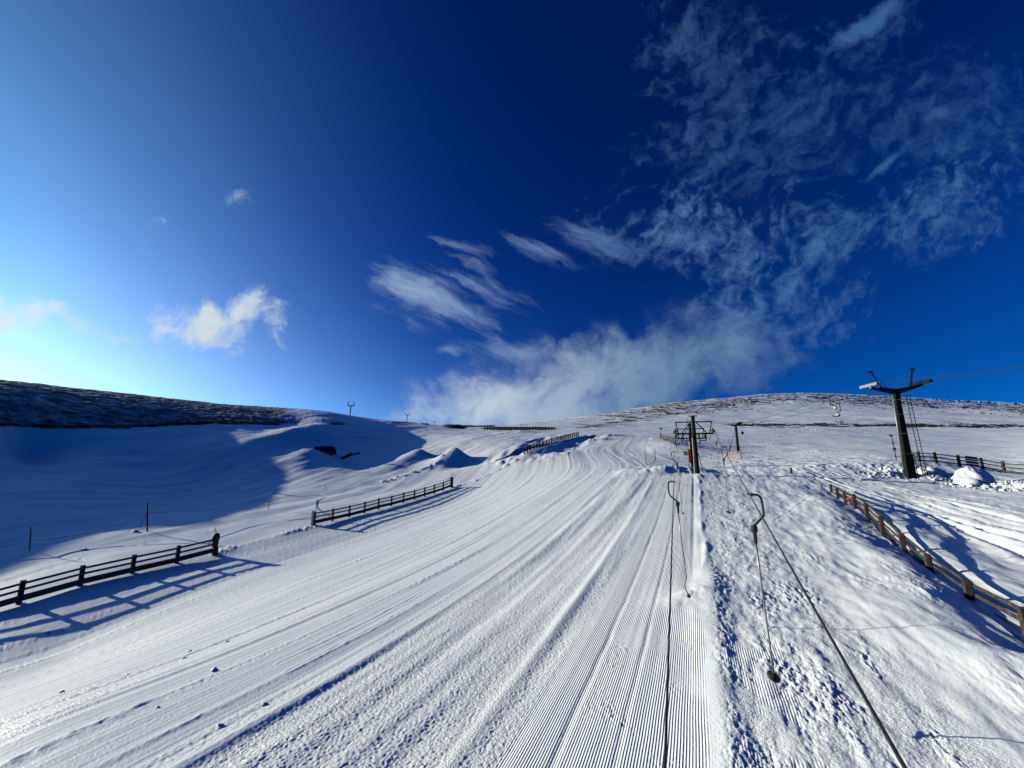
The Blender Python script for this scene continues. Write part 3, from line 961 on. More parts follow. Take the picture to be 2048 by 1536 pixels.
def copy_thing(src, loc, rz, label, scale=1.0):
    r = src.copy(); C.objects.link(r)
    r.location = loc; r.rotation_euler = (0, 0, rz); r.scale = (scale,) * 3
    r['label'] = label
    for ch in list(src.children):
        c = ch.copy(); C.objects.link(c); c.parent = r
        for g2 in ch.children:
            d = g2.copy(); C.objects.link(d); d.parent = c
    return r


def Zat(Y, py):
    """height at which a vertical line standing at forward distance Y crosses picture row py"""
    k = (768 - py) / F
    return CZ + Y * (k * cos(PITCH) + sin(PITCH)) / (cos(PITCH) - k * sin(PITCH))


# ---------------------------------------------------------------- ropes of the drag lift
RR0 = P3(1810, 1536, 1.5)
RL0 = P3(1330, 1536, 2.0)


def tow_tower(base, H, arm_dir, arm, label, extras=True):
    """steel mast of the drag lift with framed cross-arms, sheave sets and catch frames. local x = arm"""
    rz = atan2(arm_dir[1], arm_dir[0])
    t = thing('drag_lift_tower', base, label, 'lift tower', 'drag lift towers', rz)
    MB().ring_tube([(0, 0, -0.6), (0, 0, 0.3), (0, 0, H * .6), (0, 0, H - .05)], [.25, .235, .20, .18], 14).build('mast', M['steel_dark'], t, True)
    MB().bar((-0.42, 0, H), (0.42, 0, H), .14, .09).bar((0, 0, H - .12), (0, 0, H + .05), .30, .30).build('cap_plate', M['steel_dark'], t)
    zb = H - 1.85; zt = H - 0.62
    for s in (-1, 1):
        f = MB()
        f.bar((s * .12, .0, zb), (s * arm, 0, zb), .15, .17)
        f.bar((s * .12, 0, zt), (s * (arm - .05), 0, zt), .10, .12)
        f.bar((s * (arm - .05), 0, zt + .02), (s * (arm - .32), 0, zb), .09, .10)
        f.bar((s * .25, 0, zt), (s * (arm - .55), 0, zb), .09, .10)
        f.build('cross_arm', M['steel_dark'], t)
        c = MB()
        x0, x1 = s * .48, s * 1.08
        c.bar((x0, 0, zb), (x0, 0, zb - .75), .09, .09).bar((x1, 0, zb), (x1, 0, zb - .7), .11, .09)
        c.bar((x0 - s * .03, 0, zb - .75), (x1 + s * .03, 0, zb - .72), .08, .09)
        c.build('catch_frame', M['steel_dark'], t)
        w = MB()
        for k in (-.42, -.14, .14, .42):
            w.wheel((s * arm, k, zb + .14 - .04 * abs(k)), (1, 0, 0), .15, .09)
        w.build('sheave', M['black'], t, True)
        a = MB().bar((s * (arm + .07), -.55, zb + .16), (s * (arm + .07), .55, zb + .16), .025, .12).bar((s * (arm - .06), -.55, zb + .16), (s * (arm - .06), .55, zb + .16), .025, .12)
        a.bar((s * arm, 0, zb - .05), (s * arm, 0, zb + .58), .12, .09).bar((s * (arm + .24), 0, zb + .02), (s * (arm - .02), 0, zb + .5), .08, .08).bar((s * (arm - .22), 0, zb + .3), (s * (arm + .2), 0, zb + .3), .08, .10)
        a.build('sheave_bracket', M['steel_rust'], t)
    MB().bar((.28, .12, -.4), (.10, .02, 2.0), .05, .05).bar((.7, .3, -.3), (.16, .05, 2.4), .06, .06).build('brace', M['steel_rust'], t)
    MB().ring_tube([(-.24, -.02, .1), (-.21, -.02, H - 1.9)], .035, 8).build('conduit', M['galv'], t)
    if extras:
        for k in range(10):
            MB().bar((-.05, -.17, 1.1 + k * .32), (-.05, -.32, 1.1 + k * .32), .03, .03).build('step', M['steel_rust'], t)
    return t


def rope_obj(name, pts, r, mat, label, cat, group=None, sag=0.0, seg=8, n=14):
    allp = []
    for a, b in zip(pts[:-1], pts[1:]):
        a = Vector(a); b = Vector(b); L = (b - a).length
        for k in range(n):
            u = k / n
            p = a.lerp(b, u); p.z -= sag * L * L / 1000.0 * 4 * u * (1 - u)
            allp.append(p)
    allp.append(Vector(pts[-1]))
    o = MB().ring_tube(allp, r, seg).build(name, mat, None, True, loc=allp[0])
    return tag(o, label, cat, group)


T1 = on_ground(1395, 951)
T1_d = hit_xy(1395, 951)[2]
T2 = on_ground(1386, 934)
ARM = 1.78
adir = Vector((1, -0.47, 0)).normalized()


def build_drag_lift():
    H1 = Zat(T1.y, 832) - T1.z
    H2 = Zat(T2.y, 848) - T2.z
    t1 = tow_tower(T1, H1, adir, ARM, 'dark steel drag lift tower standing nearest, between the two hanging ropes')
    t2 = tow_tower(T2, H2, adir, ARM * .95, 'farther drag lift tower behind the nearer mast, with red and yellow boxes', False)
    b = MB().bar((-.30, -.1, .55), (-.30, -.1, 2.3), .34, .30).build('red_cabinet', M['red'], t2)
    MB().bar((-.98, -.12, 1.75), (-.46, -.12, 1.75), .12, .55).build('yellow_box', M['yellow'], t2)
    MB().ring_tube([(-.2, 0, H2 - .1), (-.2, 0, H2 + .8)], [.03, .015], 6).build('antenna', M['steel_dark'], t2)

    def sheave_pt(T, H, s, arm):
        return T + adir * (s * arm) + Vector((0, 0, H - 1.85 + .16 + .13))
    R1, L1 = sheave_pt(T1, H1, 1, ARM), sheave_pt(T1, H1, -1, ARM)
    R2, L2 = sheave_pt(T2, H2, 1, ARM * .95), sheave_pt(T2, H2, -1, ARM * .95)
    fwd = Vector((.33, 1, 0)).normalized()
    far = (R2 + L2) / 2 + fwd * 6.0
    gap = adir * .55
    rb = RR0 + (RR0 - R1).normalized() * 6.0
    lb = RL0 + (RL0 - L1).normalized() * 6.0
    rope_obj('haul_rope', [rb, RR0, R1, R2], .0085, M['cable'], 'right hand wire rope of the drag lift running down to the bottom right corner', 'wire rope', 'drag lift ropes')
    rope_obj('haul_rope', [lb, RL0, L1, L2], .0085, M['cable'], 'left hand wire rope of the drag lift passing over the combed lane', 'wire rope', 'drag lift ropes')
    # hangers -------------------------------------------------------------
    def hanger(side, label, length=2.88, straight=True):
        t = thing('button_hanger', (0, 0, 0), label, 'drag hanger', 'button hangers on the drag lift')
        s = side
        arch = [(0, 0, .015), (s * .05, 0, .012), (s * .13, 0, .0), (s * .17, 0, -.03), (s * .19, 0, -.09), (s * .195, 0, -.30), (s * .18, 0, -.36), (s * .02, 0, -.50), (0, 0, -.53)]
        if side < 0:
            arch = [(0, 0, .015), (s * .12, 0, .012), (s * .15, 0, -.02), (s * .16, 0, -.09), (s * .15, 0, -.30), (s * .12, 0, -.36), (s * -.04, 0, -.49), (s * -.06, 0, -.52)]
        dx = 0 if side > 0 else .06
        MB().ring_tube(arch, .019, 10).build('arch', M['black'], t, True)
        MB().bar((0, -.07, .010), (0, .07, .010), .03, .035).build('grip', M['steel_rust'], t)
        MB().ring_tube([(dx, 0, -.50), (dx, 0, -.52), (dx, 0, -.60), (dx, 0, -.62)], [.03, .052, .052, .03], 14).ring_tube([(dx, 0, -.60), (dx, 0, -.80)], [.036, .024], 12).build('spring_box', M['black'], t, True)
        pts = [(dx, 0, -.78), (dx, 0, -1.4), (dx + .01, 0, -2.1), (dx + .015, 0, -length + .05)]
        if side < 0:
            pts = [(dx, 0, -.78), (dx + .03, 0, -1.5), (dx + .08, 0, -2.25), (dx + .09, 0, -2.42), (dx + .03, 0, -2.56), (dx + .05, 0, -2.68), (dx + .12, 0, -length + .05)]
        MB().ring_tube(pts, .015, 10).build('drag_pole', M['pole_metal'], t, True)
        e = Vector(pts[-1])
        ax = Vector((.18, -.45, 1)).normalized()
        bs = 1.0 if side > 0 else .5
        MB().ring_tube([e - ax * .035, e - ax * .03, e - ax * .005, e + ax * .004, e + ax * .04], [.08 * bs, .095 * bs, .095 * bs, .04 * bs, .02], 20).build('button', M['black'], t, True)
        return t

    def rp(a, b, d):
        da = a.y * cos(PITCH) + (a.z - CZ) * sin(PITCH); db = b.y * cos(PITCH) + (b.z - CZ) * sin(PITCH)
        return a.lerp(b, (d - da) / (db - da))
    hr = hanger(1, 'nearest button hanger on the right hand rope, long pale pole with black disc')
    hl = hanger(-1, 'nearest button hanger on the left hand rope, kinked pole over the combed lane')
    rz = math.radians(-3)
    p = rp(RR0, R1, 6.75); hr.location = p; hr.rotation_euler = (0, radians(-1.5), rz)
    p = rp(RL0, L1, 10.4); hl.location = p; hl.rotation_euler = (0, 0, 0)
    for d, lab in ((17.6, 'second button hanger up the right hand rope, above churned snow'), (29.5, 'third button hanger up the right hand rope, just before the tower')):
        copy_thing(hr, rp(RR0, R1, d), rz, lab)
    for d, lab in ((18.6, 'second button hanger up the left hand rope'), (30, 'third button hanger up the left hand rope, left of the tower mast')):
        copy_thing(hl, rp(RL0, L1, d), 0, lab)
    copy_thing(hr, rp(R1, R2, T1_d + 4.5), rz, 'button hanger hanging beyond the nearer tower on its right side')
    copy_thing(hl, rp(L1, L2, T1_d + 4.0), 0, 'button hanger hanging beyond the nearer tower on its left side')


build_drag_lift()


# ---------------------------------------------------------------- the T-bar lift on the right
def build_tbar_lift():
    B = on_ground(1822, 957)
    rd = Vector((-.242, -1, 0)).normalized()            # rope direction towards the viewer
    ax = Vector((1, -.242, 0)).normalized()
    rz = atan2(ax.y, ax.x)
    t = thing('ladder_tower', B, 'tall dark lift tower with ladder and winged top on the right', 'lift tower', None, rz)
    hz = lambda py: Zat(B.y, py) - B.z
    hj = hz(786)
    hb = hz(909)
    MB().bar((0, 0, -.5), (0, 0, hb), .70, .58, (0, 1, 0)).build('foot_section', M['steel_dark'], t)
    m = MB()
    base = len(m.v)
    for (z, w, d) in ((hb - .3, .55, .46), (hj, .34, .32)):
        for (x, y) in ((-1, -1), (1, -1), (1, 1), (-1, 1)):
            m.v.append(Vector((x * w / 2, y * d / 2, z)))
    for k in range(4):
        m.f.append((base + k, base + (k + 1) % 4, base + 4 + (k + 1) % 4, base + 4 + k))
    m.f.append((4, 5, 6, 7)); m.f.append((3, 2, 1, 0))
    m.build('column', M['steel_dark'], t)
    MB().ring_tube([(-.52, -.10, hb - .5), (-.36, -.10, hj - .2)], .035, 8).build('pipe', M['galv'], t, True)
    MB().bar((-.40, -.28, -.4), (-.40, -.28, hb - .2), .05, .05).bar((.40, -.28, -.4), (.40, -.28, hb - .2), .05, .05).bar((-.42, -.30, hb), (.46, -.30, hb), .05, .09).build('foot_frame', M['steel_rust'], t)
    for zz in (hz(800), hz(829), hz(867), hz(908)):
        MB().bar((-.42, -.27, zz), (.72, -.27, zz), .03, .05).build('clamp_band', M['galv'], t)
    lad = thing('ladder', (0, 0, 0), '', '')
    del lad['label']; del lad['category']
    lad.parent = t
    l2 = MB()
    zt = hj - .25
    a0, a1 = Vector((.80, -.30, -.1)), Vector((.56, -.30, zt))
    b0, b1 = Vector((1.15, -.30, -.1)), Vector((.86, -.30, zt))
    l2.bar(a0, a1, .04, .05).bar(b0, b1, .04, .05)
    l2.build('ladder_rail', M['steel_dark'], lad)
    n = 26
    for k in range(n):
        u = (k + .6) / n
        MB().ring_tube([a0.lerp(a1, u), b0.lerp(b1, u)], .016, 6).build('rung', M['steel_dark'], lad)
    # winged head
    ht = hz(771)
    wng = MB()
    for s in (-1, 1):
        wng.bar((0, 0, hj - .05), (s * 2.15, 0, hj + .62 + (.12 if s > 0 else 0)), .32, .26)
        wng.bar((0, 0, hj + .28), (s * 1.25, 0, hj + .50), .30, .22)
    wng.bar((0, 0, hj - .45), (0, 0, hj + .25), .5, .42)
    wng.build('head_beam', M['steel_dark'], t)
    for s in (-1, 1):
        zc = hj + .86 + (.10 if s > 0 else 0)
        sh = MB()
        for k in (-1.05, -.63, -.21, .21, .63, 1.05):
            sh.wheel((s * 2.1, k, zc - .10 * k * k * .3), (1, 0, 0), .19, .10)
        sh.build('sheave', M['black'], t, True)
        br = MB()
        for o in (-.11, .11):
            br.bar((s * 2.1 + o, -1.3, zc - .02), (s * 2.1 + o, 1.3, zc - .02), .04, .28)
        br.bar((s * 2.1, -.1, zc - .35), (s * 2.1, -.1, zc), .12, .3)
        br.build('sheave_beam', M['galv' if s < 0 else 'steel_dark'], t)  # left beam paler: rime and sunlit look put into the colour
        top = Vector((s * 1.55 + (-.30 if s < 0 else .12), 0, hz(741) if s < 0 else hz(739)))
        bt = MB()
        bt.bar((s * 1.30 + (.25 if s < 0 else 0), 0, hj + .5), top, .08, .08)
        bt.bar((s * .55, 0, hj + .4), top, .035, .035) if s < 0 else bt.bar((s * 1.15, 0, hj + .5), top + Vector((-.1, 0, -.2)), .05, .05)
        bt.bar(top + Vector((-.24, 0, -.04)), top + Vector((.24, 0, 0)), .07, .10)
        bt.bar(top + Vector((.20, 0, -.02)), top + Vector((.05, 0, -.38)), .03, .03).bar(top + Vector((-.20, 0, -.04)), top + Vector((-.02, 0, -.34)), .03, .03)
        bt.build('lifting_mast', M['steel_dark'], t)
    # far mast
    FB = on_ground(1477, 906)
    f = thing('lift_mast', FB, 'dark green steel mast with a single overhead frame and slanting brace, beyond the orange netting', 'lift mast', None, rz)
    H = Zat(FB.y, 851) - FB.z
    MB().ring_tube([(0, 0, -.5), (0, 0, H)], [.24, .21], 12).build('mast', M['steel_dark'], f, True)
    MB().bar((-.9, 0, H + .05), (3.1, 0, H + .02), .3, .28).bar((.9, 0, H + .62), (3.0, 0, H + .58), .08, .08).bar((3.0, 0, H + .02), (3.0, 0, H + .62), .08, .08).bar((.2, 0, H + .3), (1.1, 0, H + .5), .4, .42).build('overhead_frame', M['steel_dark'], f)
    MB().bar((-.05, 0, H - .2), (-1.25, 0, 1.45), .05, .05).bar((-1.2, 0, 1.55), (-1.75, 0, -.1), .16, .16).bar((-2.4, 0, .02), (0, 0, .06), .12, .12).build('brace', M['steel_dark'], f)
    MB().ring_tube([(1.05, 0, H), (1.05, 0, H - 1.2)], .02, 6).build('counterweight_wire', M['cable'], f)
    MB().blob((1.05, 0, H - 1.45), .24, 5, 1.3, .15).build('counterweight', M['black'], f, True)
    # ropes
    L = B + ax * (-2.1) + Vector((0, 0, hj + 1.06)); R = B + ax * 2.1 + Vector((0, 0, hj + 1.16))
    fl = FB + ax * (.5) + Vector((0, 0, H + .3)); fr = FB + ax * 3.0 + Vector((0, 0, H + .25))
    nl = P3(2048, 722, 23.8); nr = P3(2048, 737, 27.9)
    nl2 = nl + (nl - L).normalized() * 20; nr2 = nr + (nr - R).normalized() * 20
    rope_obj('lift_rope', [nl2, L, fl], .020, M['black'], 'upper of the two wire ropes crossing the sky at the right edge', 'wire rope', 'ropes of the ladder tower lift', 0.25)
    rope_obj('lift_rope', [nr2, R, fr], .020, M['black'], 'lower of the two wire ropes crossing the sky at the right edge', 'wire rope', 'ropes of the ladder tower lift', 0.25)

    def tbar(side, label):
        t = thing('t_bar_hanger', (0, 0, 0), label, 'T-bar', 'T-bars on the ladder tower lift')
        s = side
        MB().ring_tube([(0, 0, 0), (-s * .38, 0, -.02), (-s * .46, 0, -.12), (-s * .45, 0, -.95), (-s * .38, 0, -1.05), (-s * .02, 0, -1.15), (s * .02, 0, -1.35)], .055, 8).build('arch', M['black'], t, True)
        MB().ring_tube([(-.08, 0, -1.45), (.08, 0, -1.45)], .23, 16).build('reel', M['galv'], t, True)
        MB().ring_tube([(0, 0, -1.4), (.05, 0, -2.5), (.1, 0, -3.3)], .03, 8).build('drag_pole', M['galv'], t, True)
        MB().ring_tube([(-.45, 0, -2.32), (-.2, 0, -2.42), (.05, 0, -2.45), (.3, 0, -2.38), (.5, 0, -2.25)], .05, 8).build('cross_bar', M['black'], t, True)
        return t

    def rp(a, b, d):
        da = a.y * cos(PITCH) + (a.z - CZ) * sin(PITCH); db = b.y * cos(PITCH) + (b.z - CZ) * sin(PITCH)
        return a.lerp(b, (d - da) / (db - da)) - Vector((0, 0, .12))
    a = tbar(1, 'T-bar with white reel on the upper rope, left of the ladder tower')
    a.location = rp(L, fl, 44.5)
    b = tbar(-1, 'T-bar with black arch on the lower rope, left of the ladder tower')
    b.location = rp(R, fr, 50.0)
    return B


build_tbar_lift()


# ---------------------------------------------------------------- small towers on the skyline
def sky_tower(px, yb, yt, d, label, w):
    b = P3(px, yb, d); b.z -= 0.3
    H = Zat(b.y, yt) - b.z
    t = thing('skyline_tower', b, label, 'lift tower', 'lift towers on the skyline')
    MB().ring_tube([(-.03 * H, 0, -1.5), (0, 0, H * .82)], [.035 * H, .03 * H], 8).build('mast', M['steel_dark'], t)
    a = MB()
    for s in (-1, 1):
        a.bar((0, 0, H * .78), (s * w, 0, H * .84), .05 * H, .055 * H)
    a.build('cross_arm', M['steel_dark'], t)
    for s in (-1, 1):
        MB().bar((s * w * .8, 0, H * .84), (s * w * .75, 0, H * 1.02), .03 * H, .03 * H).bar((s * w * .55, 0, H * 1.0), (s * w * .95, 0, H * 1.02), .03 * H, .03 * H).build('lifting_mast', M['steel_dark'], t)
    return t


sky_tower(700, 836, 805, 143, 'largest skyline tower, winged, on the shaded knoll left of centre', 1.35)
sky_tower(814, 846, 826, 165, 'middle skyline tower, slim, in front of a thin white cloud', 1.0)
sky_tower(869, 853, 841, 230, 'smallest skyline tower, only its winged top above the snow', 1.0)


# ---------------------------------------------------------------- fences
def fence(pts, h, label, rails=((.93, .085), (.64, .085), (.28, .22)), post_w=.17, mat='wood', rmat=None, group='timber snow fences', side=-1, seed=1, rail_w=.045, bury=None, tops=None):
    rn = random.Random(seed)
    base = [Vector(p) for p in pts]
    mid = base[len(base) // 2]
    t = thing('snow_fence', mid, label, 'fence', group)
    inv = -mid
    tp = []
    for i, p in enumerate(base):
        a = base[max(i - 1, 0)]; b = base[min(i + 1, len(base) - 1)]
        dirv = Vector((b.x - a.x, b.y - a.y, 0)).normalized()
        hh = h * (1 + rn.uniform(-.03, .03)) - (bury[i] if bury else 0)
        lean = Vector((rn.uniform(-.02, .02), rn.uniform(-.02, .02), 0))
        top = p + Vector((0, 0, hh)) + lean
        tp.append((p, top, dirv, hh))
        m = MB().bar(p - Vector((0, 0, .5)), top, post_w, post_w * .9, dirv)
        m.build('post', M[mat], t, loc=mid).location = (0, 0, 0)
    rm = M[rmat or mat]
    for (fr, rh) in rails:
        m = MB()
        off0 = None
        for i in range(len(tp) - 1):
            (p0, t0, d0, h0), (p1, t1, d1, h1) = tp[i], tp[i + 1]
            nrm = Vector((-(p1 - p0).y, (p1 - p0).x, 0)).normalized() * side * (post_w / 2 + rail_w / 2 + .003)
            z0 = Vector((0, 0, (fr - 1) * h)); j = rn.uniform(-.012, .012)
            a = t0 + z0 + nrm + Vector((0, 0, j)); b = t1 + z0 + nrm + Vector((0, 0, rn.uniform(-.012, .012)))
            ext = (b - a).normalized() * (.10 if i in (0, len(tp) - 2) else 0.0)
            m.bar(a - (ext if i == 0 else ext * 0), b + (ext if i == len(tp) - 2 else ext * 0), rail_w, rh)
        m.build('rail', rm, t, loc=mid).location = (0, 0, 0)
    return t, tp


def lerp_ground(pa, pb, n, a0=0.0, a1=1.0):
    A = Vector(pa); B = Vector(pb)
    out = []
    for i in range(n):
        u = a0 + (a1 - a0) * i / (n - 1)
        x = A.x + (B.x - A.x) * u; y = A.y + (B.y - A.y) * u
        out.append(Vector((x, y, float(ground_z(x, y)[0]))))
    return out


g_ = on_ground


def stick(px, py, ptx, pty, r, label, name='marker_pole', mat='bamboo', cat='marker pole', group='marker poles', base=None, d=None):
    b = Vector(base) if base is not None else g_(px, py)
    dd = b.y * cos(PITCH) + (b.z - CZ) * sin(PITCH)
    tpt = P3(ptx, pty, dd)
    o = MB().ring_tube([b - (tpt - b).normalized() * .3, b.lerp(tpt, .5), tpt], [r, r * .9, r * .7], 7).build(name, M[mat], None, True, loc=b)
    return tag(o, label, cat, group)


def build_fences():
    A, B = g_(37, 1206), g_(430, 1108)
    f1 = lerp_ground(A, B, 5)
    ext = lerp_ground(A, B, 5, -1.0, -.25)
    f1 = ext + f1
    t, tp = fence(f1, 1.05, 'dark three rail timber fence in the left foreground casting a long barred shadow', mat='wood_dark', rmat='wood_grey', seed=2,
                  rails=((.88, .115), (.60, .115), (.22, .30)), post_w=.22)
    e = tp[-1]
    mid = Vector(t.location)
    pb = e[0]
    MB().ring_tube([pb + Vector((.0, -.10, .25)), pb + Vector((.0, -.10, .85)), pb + Vector((0, -.1, .95)), pb + Vector((0, -.1, 1.22)), pb + Vector((0, -.1, 1.30))], [.15, .20, .23, .20, .08], 12).build('padding', M['black'], t, True, loc=mid).location = (0, 0, 0)
    MB().ring_tube([pb + Vector((.10, -.14, -.15)), pb + Vector((.10, -.14, .38))], [.20, .16], 10).build('red_wrap', M['red'], t, True, loc=mid).location = (0, 0, 0)
    MB().bar(tp[-3][0] + Vector((.12, -.2, .10)), pb + Vector((0, -.2, .16)), .04, .05).build('red_trim', M['red'], t, loc=mid).location = (0, 0, 0)
    dd = pb.y * cos(PITCH) + (pb.z - CZ) * sin(PITCH)
    stick(0, 0, 429, 1053, .018, 'thin dark stick standing on the padded end post of the left foreground fence', base=pb + Vector((0, -.05, 1.2)), mat='black')
    # second
    A, B = g_(628, 1051), g_(903, 972)
    f2 = lerp_ground(A, B, 12)
    t, tp = fence(f2, 1.12, 'three rail timber fence climbing the left edge of the run in the middle distance', mat='wood', rmat='wood', seed=3, post_w=.16,
                  rails=((.90, .105), (.62, .105), (.25, .28)))
    mid = Vector(t.location)
    MB().bar(tp[0][0] + Vector((-.12, -.1, -.4)), tp[0][0] + Vector((-.12, -.1, 1.2)), .26, .2, (1, .5, 0)).build('end_post', M['galv'], t, loc=mid).location = (0, 0, 0)
    e = tp[-1][0]
    MB().bar(e + Vector((0, 0, -.3)), e + Vector((0, 0, 1.15)), .38, .36, (1, .5, 0)).build('end_post', M['wood'], t, loc=mid).location = (0, 0, 0)
    MB().ring_tube([e + Vector((0, 0, 1.15)), e + Vector((0, 0, 1.38))], [.30, .05], 8).build('post_cap', M['wood_dark'], t, loc=mid).location = (0, 0, 0)
    stick(0, 0, 634, 1001, .02, 'thin stick on the low end of the middle distance fence', base=tp[0][0] + Vector((0, 0, 1.0)))
    stick(0, 0, 903, 940, .02, 'thin stick above the capped end post of the middle distance fence', base=e + Vector((0, 0, 1.2)))
    # third, long curved one
    f3 = []
    for a, b, n in (((1048, 906), (1085, 893), 7), ((1087.5, 892), (1121, 881), 8), ((1124, 880), (1157, 873), 9)):
        f3 += lerp_ground(g_(*a), g_(*b), n)
    fence(f3, 1.25, 'long curving snow fence with close posts beside the shaded drift near the centre', rails=((.92, .12), (.66, .12), (.38, .14), (.12, .14)), seed=5, post_w=.2, mat='wood_dark')
    # fourth, on the heather bank
    f4 = lerp_ground(g_(969, 862), g_(1110, 863), 24)
    fence(f4, 1.7, 'distant straight paling fence in front of the dark heather bank on the skyline', rails=((.9, .1), (.5, .1)), seed=6, post_w=.18, mat='wood_grey')
    # short one in the centre right
    f5 = lerp_ground(g_(1321, 878), g_(1351, 892), 9)
    fence(f5, 1.35, 'short close posted fence left of the drag lift towers', rails=((.9, .1), (.55, .1), (.2, .12)), seed=7, post_w=.2)
    # right foreground fence: eleven posts, the near ones half buried
    A, B = g_(1662, 981), g_(1970, 1203)
    f6 = lerp_ground(A, B, 11, 0, 1.2)
    hs = [14, 17, 20, 24, 28, 27, 25, 22, 18, 20, 22]
    bury = [.45, .35, .35, .25, .2, .25, .38, .50, .58, .52, .45]
    t, tp = fence(f6, 1.12, 'weathered timber fence on the right, its near end half buried in snow', mat='wood_mid', rmat='wood_mid', seed=8, post_w=.17,
                  rails=((.88, .10), (.66, .10), (.44, .10), (.22, .10)), side=1, rail_w=.045, bury=bury)
    mid = Vector(t.location)
    p2, p3 = tp[2], tp[3]
    MB().bar(p2[1] + Vector((-.08, -.14, -.08)), p3[0] + Vector((-.1, -.14, .3)), .012, .05).bar(p2[0] + Vector((-.08, -.14, .25)), p3[1] + Vector((-.1, -.14, -.15)), .012, .09).build('barrier_tape', M['red'], t, loc=mid).location = (0, 0, 0)
    # right far fence
    f7 = lerp_ground(g_(1815, 922), g_(1840, 925), 2)
    f7 += [g_(1873, 928), g_(1920, 934), g_(1966, 939), g_(2009, 944), g_(2060, 951), g_(2120, 960)]
    t, tp = fence(f7, 1.25, 'three rail timber fence behind the snow mounds at the right edge', mat='wood_mid', rmat='wood_mid', seed=9, post_w=.24,
                  rails=((.82, .11), (.52, .11), (.16, .14)), side=-1)
    a, b = tp[3][1], tp[4][1]
    o = MB()
    u0, u1 = a.lerp(b, .22) + Vector((0, -.2, -.12)), a.lerp(b, .75) + Vector((0, -.2, -.1))
    for dz in (0, -.3, -.6, -.85):
        o.bar(u0 + Vector((0, 0, dz)), u1 + Vector((.05, 0, dz - .03)), .03, .19)
    tag(o.build('banner', M['blue'], None, loc=u0), 'dark blue striped banner hanging on the rails of the right edge fence', 'banner')


build_fences()


# ---------------------------------------------------------------- netting, ropes, poles
def netting(pa, pb, h, label, poles, n=16):
    A, B = Vector(pa), Vector(pb)
    t = thing('safety_netting', A, label, 'netting', 'orange safety nets')
    nv = 10
    def pt(u, v):
        p = A.lerp(B, u); sag = .28 * 4 * u * (1 - u) * v
        return Vector((p.x, p.y, float(ground_z(p.x, p.y)[0]) + .05 + h * v - sag)) - A + Vector((0, .12 * sin(u * 9) * (1 - v), 0))
    m = MB()
    for i in range(n + 1):
        m.ring_tube([pt(i / n, v / nv) for v in range(nv + 1)], .008, 4, False)
    for v in range(nv + 1):
        m.ring_tube([pt(i / n, v / nv) for i in range(n + 1)], .008 if v not in (0, nv) else .016, 4, False)
    m.build('net', M['pink'], t)
    for (u, hh, lx) in poles:
        q = A.lerp(B, u); b = Vector((q.x, q.y, float(ground_z(q.x, q.y)[0]))) - A
        MB().ring_tube([b - Vector((0, 0, .3)), b + Vector((lx, 0, hh))], [.045, .035], 7).build('pole', M['steel_rust'], t, True)
    return t


